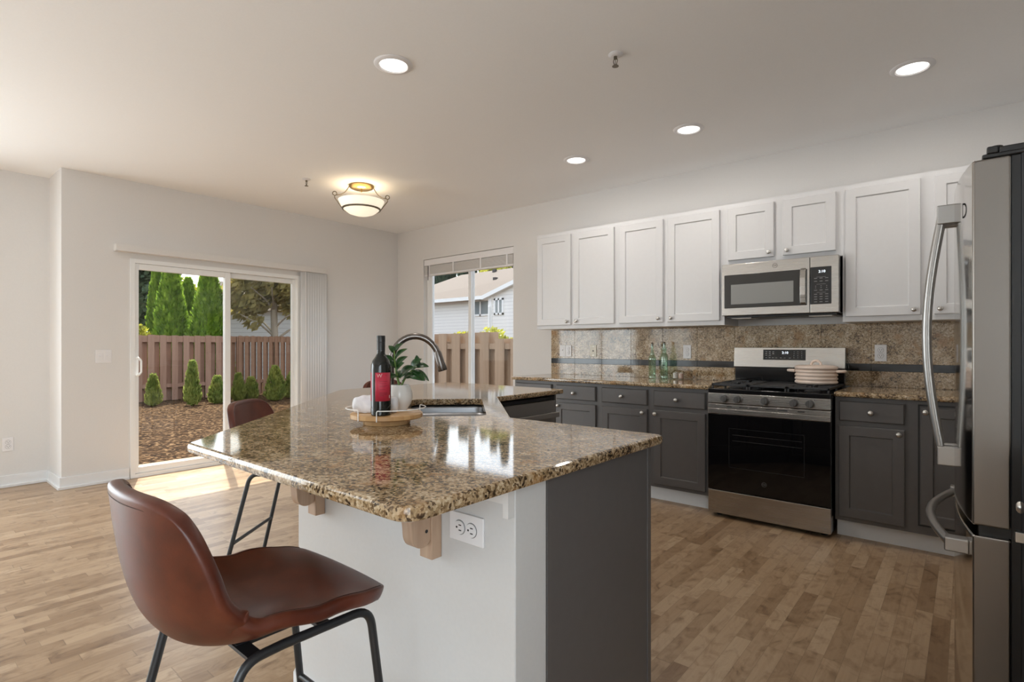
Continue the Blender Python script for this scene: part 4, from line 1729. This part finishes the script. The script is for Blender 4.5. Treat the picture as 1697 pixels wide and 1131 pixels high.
for (a, b, w) in LEAVES:
    A, B = cp_(*a), cp_(*b)
    ax = B - A
    side = ax.cross(Vector((0, 0, 1)))
    side = side.normalized() if side.length > 1e-4 else Vector((RV.x, RV.y, 0))
    tocam3 = Vector((-FV.x, -FV.y, .5)).normalized()
    side2 = ax.cross(tocam3)
    if side2.length > 1e-4:
        side = (side * .45 + side2.normalized() * .55).normalized()
    upv = side.cross(ax).normalized()
    lf = MB()
    n, m = 10, 6
    for i in range(n + 1):
        s = i / n
        wd = w * .80 * math.sin(PI * min(1, s ** .8)) ** .75 * (1 if s < .999 else 0)
        c = A + ax * s + upv * (.10 * ax.length * math.sin(PI * s)) - Vector((0, 0, .08 * ax.length * s * s))
        for k in range(m + 1):
            u = 2 * k / m - 1
            lf.v.append(tuple(c + side * wd * u + upv * (.22 * wd * abs(u))))
    for i in range(n):
        for k in range(m):
            q = i * (m + 1) + k
            lf.f.append((q, q + 1, q + m + 2, q + m + 1))
    o = lf.build('leaf', M['plant_leaf'], pp)
    s = o.modifiers.new('s', 'SOLIDIFY')
    s.thickness = .0007

# ------------------------------------------------------------------ things on the back worktop and range
def glass_bottle(x, y, label, prof, sc):
    t = thing('glass_bottle', label, 'bottle', (x, y, .9142), group='green glass bottles')
    P = [(r, z * sc) for r, z in prof]
    inner = [(max(.004, r - .0025), z if i else z + .006) for i, (r, z) in enumerate(P)]
    full = [(0, P[0][1])] + P + inner[::-1] + [(0, inner[0][1])]
    MB().lathe(full, T(x, y, .9144), 28).build('glass', M['bottle_green'], t)
    MB().lathe([(0, -.018), (.0085, -.018), (.0095, .012), (0, .012)], T(x, y, .9144 + P[-1][1] + .0), 12).build('stopper', mat('cork_brown', (.09, .06, .035), .8), t)
    return t


glass_bottle(3.672, -.115, 'pale green glass bottle with a long neck, left of the pair on the back worktop',
             [(.030, 0), (.032, .004), (.032, .022), (.030, .026), (.031, .030), (.031, .150), (.034, .155), (.034, .178), (.031, .184), (.022, .200), (.018, .212), (.019, .218), (.014, .228), (.0115, .262), (.0115, .300)], 1.0)
glass_bottle(3.778, -.105, 'pale green glass bottle with a ringed neck, right of the pair on the back worktop',
             [(.030, 0), (.033, .004), (.033, .026), (.031, .030), (.033, .034), (.033, .170), (.031, .190), (.028, .204), (.020, .214), (.017, .232), (.022, .244), (.022, .256), (.014, .264), (.012, .300)], 1.02)
ds = MB().lathe([(0, 0), (.030, 0), (.052, .006), (.053, .009), (.028, .004), (0, .004)], T(3.905, -.105, .9144) @ Matrix.Diagonal((1.25, .8, 1, 1)), 32)
tag(ds.build('glass_dish', M['clear_glass'], at=(3.905, -.105, .9144)), 'small clear glass dish under the candles on the back worktop', 'dish')
for x, lab, wax, h, r in ((3.878, 'small white candle in a glass beside the green bottles', 'wax_white', .060, .021), (3.928, 'small pink candle in a glass right of the white candle', 'wax_pink', .056, .023)):
    t = thing('candle', lab, 'candle', (x, -.105, .9195))
    MB().lathe([(0, .0), (r, 0), (r + .001, .002), (r + .001, h), (r - .001, h), (r - .001, .004), (0, .004)], T(x, -.105, .9200), 24).build('glass', M['clear_glass'], t)
    MB().lathe([(0, .0045), (r - .0015, .0045), (r - .0015, h * .8), (0, h * .8)], T(x, -.105, .9200), 20).build('wax', M[wax], t)

ox, oy, oz = 4.975, -.300, .9362
ov = thing('dutch_oven', 'cream ribbed dutch oven with lid on the right rear of the range', 'pot', (ox, oy, oz))
pr = [(0, 0), (.118, 0)]
for k in range(4):
    zc = .014 + .0245 * k
    for a in (-60, -30, 0, 30, 60):
        pr.append((.116 + .016 * math.cos(R(a)), zc + .0125 * math.sin(R(a))))
pr += [(.126, .100), (0, .100)]
MB().lathe(pr, T(ox, oy, oz), 48).build('body', M['cream_enamel'], ov)
MB().lathe([(0, .1005), (.122, .1005), (.131, .105), (.133, .113), (.129, .121), (.115, .127), (.06, .131), (0, .132)], T(ox, oy, oz), 48).build('lid', M['cream_enamel'], ov)
arc = [(ox + .030 * math.cos(a), oy, oz + .128 + .032 * math.sin(a)) for a in [PI * k / 12 for k in range(13)]]
MB().tube(arc, .0085, 10).build('lid_handle', M['cream_enamel'], ov)
for s in (-1, 1):
    MB().tube(fillet_path([(ox + s * .125, oy - .038, oz + .088), (ox + s * .172, oy - .034, oz + .090), (ox + s * .172, oy + .034, oz + .090), (ox + s * .125, oy + .038, oz + .088)], .025, 6), .0095, 10).build('side_handle', M['cream_enamel'], ov)


# ------------------------------------------------------------------ ceiling fixtures
def light_obj(name, typ, loc, energy, color, parent, size=.13, **k):
    d = bpy.data.lights.new(name, typ)
    d.energy = energy
    d.color = color
    if typ == 'AREA':
        d.shape = 'DISK'
        d.size = size
    else:
        d.shadow_soft_size = size
    o = bpy.data.objects.new(name, d)
    COL.objects.link(o)
    o.parent = parent
    o.location = loc
    return o


def recessed(x, y, label):
    t = thing('recessed_light', label, 'ceiling light', (x, y, H), group='recessed ceiling lights')
    MB().lathe([(.070, -.004), (.076, -.010), (.094, -.008), (.101, -.002), (.101, -.0003), (.070, -.0003), (.070, -.004)], Matrix(), 40).build('trim_ring', M['plate'], t, W=False)
    MB().lathe([(0, -.0035), (.0705, -.0035), (.0705, -.0006), (0, -.0006)], Matrix(), 32).build('lens', M['lens'], t, W=False)
    light_obj('lamp', 'AREA', (0, 0, -.014), LAMP_W, (1, .95, .89), t, .13)
    return t


recessed(3.453, -2.727, 'round recessed ceiling light above the island, largest of the four')
recessed(5.549, -.922, 'round recessed ceiling light at the upper right')
recessed(4.311, -.892, 'round recessed ceiling light above the left wall cabinets')
recessed(3.382, -.872, 'round recessed ceiling light nearest the window')

fl = thing('semi_flush_light', 'frosted glass bowl ceiling light with scrolled metal arms', 'ceiling light', (1.468, -1.567, H))
MB().lathe([(0, -.0005), (.112, -.0005), (.115, -.008), (.104, -.024), (.080, -.034), (0, -.032)], Matrix(), 40).build('canopy', M['brass'], fl, W=False)
MB().lathe([(0, -.280), (.060, -.276), (.115, -.258), (.155, -.228), (.185, -.190), (.205, -.150), (.208, -.142), (.203, -.142), (.180, -.188), (.150, -.224), (.110, -.252), (.055, -.270), (0, -.274)], Matrix(), 48).build('bowl', M['bowl'], fl, W=False)
MB().lathe([(.166, -.212), (.175, -.212), (.175, -.224), (.163, -.226), (.166, -.212)], Matrix(), 48).build('band', M['pewter'], fl, W=False)
MB().tube([(0, 0, -.03), (0, 0, -.06)], .007, 10).build('stem', M['brass'], fl, W=False)
wr0 = R(57)
for k in range(2):
    a = wr0 + PI * k
    ca, sa = math.cos(a), math.sin(a)
    pts = [(.108, -.014), (.124, -.040), (.150, -.075), (.190, -.098), (.222, -.104)]
    sc = [(.236 + .018 * math.cos(b), -.090 + .018 * math.sin(b)) for b in [R(-100 + 40 * i) for i in range(9)]]
    p3 = [(ca * r, sa * r, z) for r, z in pts + sc]
    arm = MB().tube(catmull(p3, 3), .0045, 8)
    lo_ = [(.236, -.112), (.236, -.128), (.222, -.150), (.196, -.185), (.176, -.214)]
    arm.tube(catmull([(ca * r, sa * r, z) for r, z in lo_], 4), .0045, 8)
    arm.build('arm', M['pewter'], fl, W=False)
light_obj('lamp', 'POINT', (0, 0, -.10), BOWL_W, (1, .84, .62), fl, .05)


def sprinkler(x, y, label):
    t = thing('fire_sprinkler', label, 'sprinkler', (x, y, H))
    MB().lathe([(0, -.0005), (.034, -.0005), (.036, -.004), (.026, -.010), (.014, -.012), (0, -.012)], Matrix(), 24).build('escutcheon', M['plate'], t, W=False)
    f = MB()
    f.lathe([(0, -.012), (.009, -.012), (.009, -.024), (0, -.024)], Matrix(), 12)
    for s in (-1, 1):
        f.tube([(s * .008, 0, -.022), (s * .012, 0, -.036), (s * .008, 0, -.048), (s * .003, 0, -.055)], .002, 6)
    f.tube([(0, 0, -.024), (0, 0, -.052)], .0018, 6)
    f.build('frame', M['pewter'], t, W=False)
    MB().lathe([(0, -.055), (.005, -.055), (.016, -.060), (.017, -.062), (0, -.062)], Matrix(), 16).build('deflector', M['pewter'], t, W=False)


sprinkler(4.401, -2.06, 'chrome fire sprinkler head in the middle of the ceiling')
sprinkler(1.265, -2.00, 'small fire sprinkler head left of the bowl light')

# ------------------------------------------------------------------ outside
GX = [(-.62, -.12), (-11, -.33), (-60, -.6)]
g = MB()
xs = [-.62, -3, -6, -9, -11, -13, -20, -60]
ys = [-40, -20, -10, -5, -2, 0, 3, 8, 16, 60]


def gz(x):
    for (a, za), (b, zb) in zip(GX[:-1], GX[1:]):
        if x >= b:
            return za + (zb - za) * (x - a) / (b - a)
    return GX[-1][1]


nv = len(ys)
for x in xs:
    for y in ys:
        g.v.append((x, y, gz(x)))
for i in range(len(xs) - 1):
    for j in range(nv - 1):
        g.f.append((i * nv + j, i * nv + j + 1, (i + 1) * nv + j + 1, (i + 1) * nv + j))
g.add([(-.62, .16, -.12), (60, .16, -.12), (60, 60, -.12), (-.62, 60, -.12)], [(0, 1, 2, 3)])
g.add([(-.62, -8.2, -.12), (60, -8.2, -.12), (60, -40, -.12), (-.62, -40, -.12)], [(0, 1, 2, 3)])
gr = g.build('ground', M['mulch'], smooth=False)
gr['kind'] = 'structure'
gr['label'] = 'brown bark mulch yard outside'
gr['category'] = 'ground'


def fence_x(name, label, X, y0, y1, zb, zt, m, bw, gap, loc):
    """board on board fence in the plane X = const seen from +X"""
    t = thing(name, label, 'fence', loc)
    fb, bb_ = MB(), MB()
    y = y0
    i = 0
    while y < y1:
        dz = random.uniform(-.008, .008)
        fb.box(X + .045, X + .063, y, y + bw, zb + .05, zt + dz)
        bb_.box(X - .063, X - .045, y + bw - .015, y + bw + gap + .015, zb + .05, zt + dz - .01)
        y += bw + gap
        i += 1
    fb.build('front_boards', m, t, smooth=False)
    bb_.build('back_boards', m, t, smooth=False)
    rl = MB()
    for z, hz in ((zt - .19, .17), (zb + .40, .10)):
        rl.box(X - .044, X + .044, y0, y1, z, z + hz)
    rl.build('rails', m, t, smooth=False)
    for k in range(int((y1 - y0) / 2.4) + 1):
        y = y0 + k * 2.4
        MB().box(X - .044, X + .044, y - .044, y + .044, zb - .1, zt - .02).build('post', m, t, smooth=False)
    return t


fence_x('wooden_fence', 'brown stained board fence across the yard beyond the sliding door', -11.0, -6.0, 2.55, -.34, 1.49, M['fence'], .15, .135, (-11, 0, -.34))
fence_x('wooden_fence', 'brown board fence with narrow boards seen through the right door panel', -11.0, 2.62, 12.0, -.34, 1.50, M['fence'], .10, .085, (-11, 6, -.34))
# side-yard fence beyond the kitchen window (plane Y = const)
tf = thing('wooden_fence', 'tan weathered board fence close outside the kitchen window', 'fence', (-1, 2.6, -.12))
fb, bb_ = MB(), MB()
x = -7.0
while x < 4.0:
    top = 1.43 if x < -.75 else 1.33
    dz = random.uniform(-.012, .012)
    fb.box(x, x + .21, 2.50, 2.52, -.08, top + dz)
    bb_.box(x + .12, x + (.39 if int(abs(x) * 7) % 3 else .345), 2.60, 2.62, -.08, top + dz)
    x += .36
fb.build('front_boards', M['fence_tan'], tf, smooth=False)
bb_.build('back_boards', M['fence_tan'], tf, smooth=False)
MB().box(-7, 4, 2.521, 2.599, 1.14, 1.24).box(-7, 4, 2.521, 2.599, .1, .2).build('rails', M['fence_tan'], tf, smooth=False)
for k in range(5):
    x = -6.6 + 2.4 * k
    MB().box(x - .044, x + .044, 2.521, 2.599, -.2, 1.28).build('post', M['fence_tan'], tf, smooth=False)


def blob_leaves(centers, n, size, seed, aspect=1.6):
    """n small leaf quads over ellipsoid shells: centers = [(x,y,z,rx,ry,rz)]"""
    rnd = random.Random(seed)
    mb = MB()
    vol = [c[3] * c[4] * c[5] for c in centers]
    tot = sum(vol)
    for c, v in zip(centers, vol):
        for _ in range(int(n * v / tot)):
            d = Vector((rnd.gauss(0, 1), rnd.gauss(0, 1), rnd.gauss(0, 1))).normalized()
            r = rnd.uniform(.55, 1.0) ** .5
            p = Vector((c[0] + d.x * c[3] * r, c[1] + d.y * c[4] * r, c[2] + d.z * c[5] * r))
            leaf_quad(mb, p, size * rnd.uniform(.6, 1.3), rnd, aspect)
    return mb


def leaf_quad(mb, p, s, rnd, aspect=1.6, nrm=None):
    a = Vector((rnd.gauss(0, 1), rnd.gauss(0, 1), rnd.gauss(0, 1))).normalized()
    b = a.orthogonal().normalized()
    c = a.cross(b)
    mb.add([p - b * s * aspect * .5, p + c * s * .4, p + b * s * aspect * .5, p - c * s * .4], [(0, 1, 2, 3)])


def cone_tree(name, label, cat, x, y, z0, h, r, n, size, m, seed, group=None, top=.08):
    t = thing(name, label, cat, (x, y, z0), group=group)
    rnd = random.Random(seed)
    mb = MB()
    for _ in range(n):
        s = rnd.random() ** .8
        prof = (math.sin(min(1, s * 3.2 + .35) * PI / 2)) * (1 - s) ** .62 + top * (1 - s)
        a = rnd.uniform(0, 2 * PI)
        lump = 1 + .13 * math.sin(5 * a + 9 * s + seed) + .08 * math.sin(11 * a - 23 * s)
        rr = r * prof * lump * rnd.uniform(.72, 1.0)
        p = Vector((rr * math.cos(a), rr * math.sin(a), s * h + .02 * h))
        w = Vector((math.cos(a) * .6, math.sin(a) * .6, 1)).normalized()
        sd = Vector((-math.sin(a), math.cos(a), 0)) * rnd.uniform(-1, 1) + Vector((rnd.gauss(0, .4), rnd.gauss(0, .4), rnd.gauss(0, .4)))
        sd = (sd - w * sd.dot(w))
        sd = sd.normalized() if sd.length > 1e-3 else w.orthogonal().normalized()
        sz = size * rnd.uniform(.6, 1.3)
        mb.add([p, p + w * sz * .6 + sd * sz * .35, p + w * sz * 1.3, p + w * sz * .6 - sd * sz * .35], [(0, 1, 2, 3)])
    mb.build('foliage', m, t, W=False, smooth=False, fix=False)
    # dense inner core so that the crown is not see-through
    pr = [(0, .0)]
    for k in range(1, 15):
        s = k / 15
        pr.append((r * .74 * (math.sin(min(1, s * 3.2 + .35) * PI / 2)) * (1 - s) ** .62, s * h * .97))
    pr.append((0, h * .95))
    MB().lathe(pr, Matrix(), 20).build('inner_branches', m, t, W=False)
    MB().lathe([(0, -.1), (r * .12, -.1), (r * .10, h * .2), (0, h * .2)], Matrix(), 10).build('trunk', M['bark'], t, W=False)
    return t


# direction/distance helper: place by bearing from the doorway so that trees stand where the photo shows them
def far(pxl, d):
    k = (pxl - 848.5) / 896.34
    p = CAMP + FV * d + RV * (k * d)
    return p.x, p.y


A_G = 'arborvitae trees behind the yard fence'
for i, (pxl, d, h, r, lab) in enumerate([
        (260, 17.4, 4.10, .36, 'slim tall arborvitae, leftmost of the clump behind the fence'),
        (284, 16.6, 4.22, .60, 'broad bright arborvitae, second from the left in the clump behind the fence'),
        (312, 17.9, 3.75, .50, 'shorter arborvitae in the middle of the clump behind the fence'),
        (346, 16.8, 4.12, .68, 'wide dense arborvitae at the right of the clump, by the door stile')]):
    x, y = far(pxl, d)
    cone_tree('arborvitae', lab, 'tree', x, y, -.45, h, r, 9000, .10, M['arbor'], 10 + i, A_G)
YS = 'young conifers along the yard fence'
for i, (pxl, d, h, r, lab) in enumerate([
        (254, 13.5, .74, .17, 'small yellowish conifer, leftmost in front of the fence'),
        (319, 13.5, 1.06, .18, 'slender pointed conifer, tallest of the young ones in front of the fence'),
        (360, 14.0, .66, .20, 'small green conifer beside the door stile'),
        (395, 14.6, .70, .15, 'small conifer at the left of the right door panel'),
        (416, 15.0, .58, .20, 'low rounded conifer seen above the second stool'),
        (456, 14.6, .88, .26, 'bushy yellow green conifer right of the second stool'),
        (484, 15.4, .68, .22, 'pale conifer at the right end of the door')]):
    x, y = far(pxl, d)
    cone_tree('young_conifer', lab, 'shrub', x, y, gz(x) - .02, h, r, 1500, .075, M['arbor_small'], 30 + i, YS)

x, y = far(208, 21)
t = thing('evergreen_tree', 'dark evergreen tree left of the arborvitae clump', 'tree', (x, y, -.5))
blob_leaves([(0, 0, 3.4, 1.5, 1.6, 2.2), (.3, .7, 5.4, 1.3, 1.2, 1.8), (0, -.9, 2.0, 1.1, 1.1, 1.6)], 5200, .26, 3).build('foliage', M['dark_tree'], t, W=False, smooth=False, fix=False)
MB().tube([(0, 0, -.1), (0, 0, 4.5)], [.16, .06], 10).build('trunk', M['bark'], t, W=False)
x, y = far(226, 15.2)
t = thing('leafy_shrub', 'yellow leaved shrub just behind the left end of the fence', 'shrub', (x, y, -.45))
blob_leaves([(0, 0, 1.75, .34, .34, .50), (.1, .2, 1.1, .4, .4, .8)], 900, .14, 5).build('foliage', M['yellow_leaf'], t, W=False, smooth=False, fix=False)
MB().tube([(0, 0, -.1), (0, 0, 1.6)], .03, 8).build('stem', M['bark'], t, W=False)
x, y = far(296, 23)
t = thing('yellow_tree', 'yellow green tree top showing between the arborvitae', 'tree', (x, y, -.5))
blob_leaves([(0, 0, 3.5, .9, .9, 1.1)], 900, .2, 6).build('foliage', M['yellow_leaf'], t, W=False, smooth=False, fix=False)
MB().tube([(0, 0, -.1), (0, 0, 3.2)], [.1, .04], 8).build('trunk', M['bark'], t, W=False)
x, y = far(454, 17.5)
t = thing('deciduous_tree', 'mottled trunk tree with spreading olive leaves behind the fence', 'tree', (x, y, -.4))
MB().tube([(0, 0, -.1), (.03, .02, 1.5), (0, 0, 2.6), (.05, .05, 4.4)], [.13, .12, .10, .06], 12).build('trunk', M['bark'], t, W=False)
br = MB()
rnd = random.Random(4)
for k in range(9):
    a = rnd.uniform(0, 2 * PI)
    z = rnd.uniform(1.6, 3.0)
    br.tube([(0, 0, z), (.45 * math.cos(a), .45 * math.sin(a), z + .35), (1.1 * math.cos(a), 1.1 * math.sin(a), z + .65)], [.04, .028, .012], 6)
br.build('branches', M['bark'], t, W=False)
rv3 = RV
cs = []
for (r_, f_, z_, a_, b_) in [(-.9, 0, 3.35, .7, .62), (-.35, .2, 3.9, .8, .7), (.5, -.1, 3.7, .75, .75), (.95, .1, 3.2, .55, .65), (-1.1, .3, 2.75, .42, .34), (.6, .1, 2.75, .35, .28), (-.55, -.3, 2.95, .55, .34), (.1, .4, 3.1, .5, .4), (0, 0, 4.9, 1.4, .8), (-.42, -.45, 2.35, .26, .24), (1.5, .3, 3.9, .6, .7)]:
    v = RV * r_ + FV * f_
    cs.append((v.x, v.y, z_, a_, a_, b_))
blob_leaves(cs, 9000, .17, 9).build('foliage', M['broad_leaf'], t, W=False, smooth=False, fix=False)

# grey house behind the yard fence
hx, hy = far(450, 25)
hb_ = thing('neighbor_house', 'grey sided house wall behind the tree and yard fence', 'house', (hx, hy, -.6))
hb_.rotation_euler = (0, 0, math.atan2(RV.y, RV.x) + R(4))
bpy.context.view_layer.update()
MB().box(-3.2, 3.4, 0, 4, 0, 3.4).build('wall', M['siding_grey'], hb_, W=False, smooth=False)
MB().prism([(-.4, 3.4), (4.4, 3.4), (2, 5.0)], -3.5, 3.7, Mx).build('roof', M['roof'], hb_, W=False, smooth=False)

# white house beyond the kitchen window
nh = thing('neighbor_house', 'white sided house with a brown shingle roof seen through the kitchen window', 'house', (-14, 16, -1.5))
HY = 16.0
MB().box(-21.6, -12.05, HY, HY + 7.6, -1.5, 3.70).build('wall', M['siding'], nh, smooth=False)
MB().box(-12.04, -1.0, HY - .9, HY + 7.6, -1.5, 3.60).build('wing_wall', M['siding'], nh, smooth=False)
MB().prism([(-12.04, 3.60), (-1.0, 3.60), (-6.52, 5.29)], HY - .9, HY + 3, Matrix(((1, 0, 0, 0), (0, 0, 1, 0), (0, 1, 0, 0), (0, 0, 0, 1)))).build('gable', M['siding'], nh, smooth=False)
rf = MB()
e0, e1, zr = HY - .45, HY + 8.0, 3.72
rf.add([(-22.0, e0, zr), (-3, e0, zr), (-3, e1, zr), (-22.0, e1, zr), (-18.7, HY + 3.6, 5.68), (-3, HY + 3.6, 5.9)], [(0, 1, 5, 4), (1, 2, 5), (2, 3, 4, 5), (3, 0, 4), (0, 3, 2, 1)])
rf.build('roof', M['roof'], nh, smooth=False)
gf = MB().box(-22.1, -12.1, e0 - .08, e0 + .02, zr - .16, zr + .02)
gf.box(-12.22, -12.0, HY - .95, HY - .88, -1.5, 3.6)
gf.tube([(-12.20, HY - .6, 3.55), (-12.3, HY - .8, 3.3), (-12.12, HY - 1.0, 3.1), (-12.12, HY - 1.0, -1)], .05, 8)
gf.build('gutter', M['house_trim'], nh, smooth=False)
rk_ = MB()
for (xa, za, xb, zb) in ((-12.5, 3.46, -6.52, 5.30), (-.5, 3.46, -6.52, 5.30)):
    rk_.add([(xa, HY - 1.15, za), (xb, HY - 1.15, zb), (xb, HY - 1.15, zb + .20), (xa, HY - 1.15, za + .20), (xa, HY + 4, za), (xb, HY + 4, zb), (xb, HY + 4, zb + .2), (xa, HY + 4, za + .2)],
            [(0, 1, 2, 3), (0, 4, 5, 1), (3, 2, 6, 7), (4, 7, 6, 5), (0, 3, 7, 4), (1, 5, 6, 2)])
rk_.build('rake_board', M['house_trim'], nh, smooth=False)


def house_window(x0, x1, z0, z1, y):
    f = MB()
    w = .09
    f.box(x0, x1, y - .05, y, z0, z0 + w).box(x0, x1, y - .05, y, z1 - w, z1).box(x0, x0 + w, y - .05, y, z0, z1).box(x1 - w, x1, y - .05, y, z0, z1).box((x0 + x1) / 2 - .04, (x0 + x1) / 2 + .04, y - .05, y, z0, z1)
    o = f.build('window', M['house_trim'], nh, smooth=False)
    MB().box(x0 + w, x1 - w, y - .02, y - .005, z0 + w, z1 - w).build('pane', M['house_glass'], o, smooth=False)


house_window(-14.3, -12.95, 2.75, 3.6, HY)
house_window(-11.85, -11.25, 2.7, 3.5, HY - .9)
vt = MB()
for (x, f_) in ((-18.2, .25), (-17.4, .9), (-15.6, .92), (-14.2, .55), (-13.4, .8), (-12.6, .62), (-12.2, .9)):
    y = e0 + (HY + 3.6 - e0) * f_
    z = zr + 2.0 * f_
    vt.box(x - .09, x + .09, y - .1, y + .12, z - .05, z + .16)
vt.build('roof_vents', M['vent_dark'], nh, smooth=False)

ORD = ['first', 'second', 'third', 'fourth', 'fifth', 'sixth', 'seventh']
for row, (d, px0) in enumerate(((45, 700), (50, 716))):
    for i in range(7):
        pxl = px0 + 34 * i
        x, y = far(pxl, d + .6 * math.sin(2.3 * i))
        h = 9.7 + 1.3 * math.sin(1.9 * i + row * 2.1)
        cone_tree('hillside_conifer', '%s dark conifer from the left in the %s row on the far hillside' % (ORD[i], ('front', 'back')[row]), 'tree', x, y, -1.0, h, .66 if row == 0 else .74, 1100, .42, M['hill'], 60 + i + 10 * row, 'conifers on the far hillside')
x, y = far(824, 41.5)
t = thing('yellow_tree', 'yellow green tree crown just above the house roof', 'tree', (x, y, -1))
blob_leaves([(0, 0, 7.2, 1.5, 1.5, 1.5)], 1300, .32, 70).build('foliage', M['yellow_leaf'], t, W=False, smooth=False, fix=False)
MB().tube([(0, 0, -.1), (0, 0, 7)], [.2, .08], 8).build('trunk', M['bark'], t, W=False)
x, y = far(806, 11.6)
t = thing('leafy_shrub', 'yellow green shrub growing behind the tan fence', 'shrub', (x, y, -.15))
v = RV
blob_leaves([(-.5 * v.x, -.5 * v.y, 1.38, .35, .3, .28), (.1 * v.x, .1 * v.y, 1.45, .4, .3, .30), (.45 * v.x, .45 * v.y, 1.25, .3, .3, .3), (-.2, 0, .8, .6, .4, .6)], 2400, .075, 71).build('foliage', M['yellow_leaf'], t, W=False, smooth=False, fix=False)
MB().tube([(0, 0, -.1), (0, 0, 1.2)], .02, 8).build('stem', M['bark'], t, W=False)
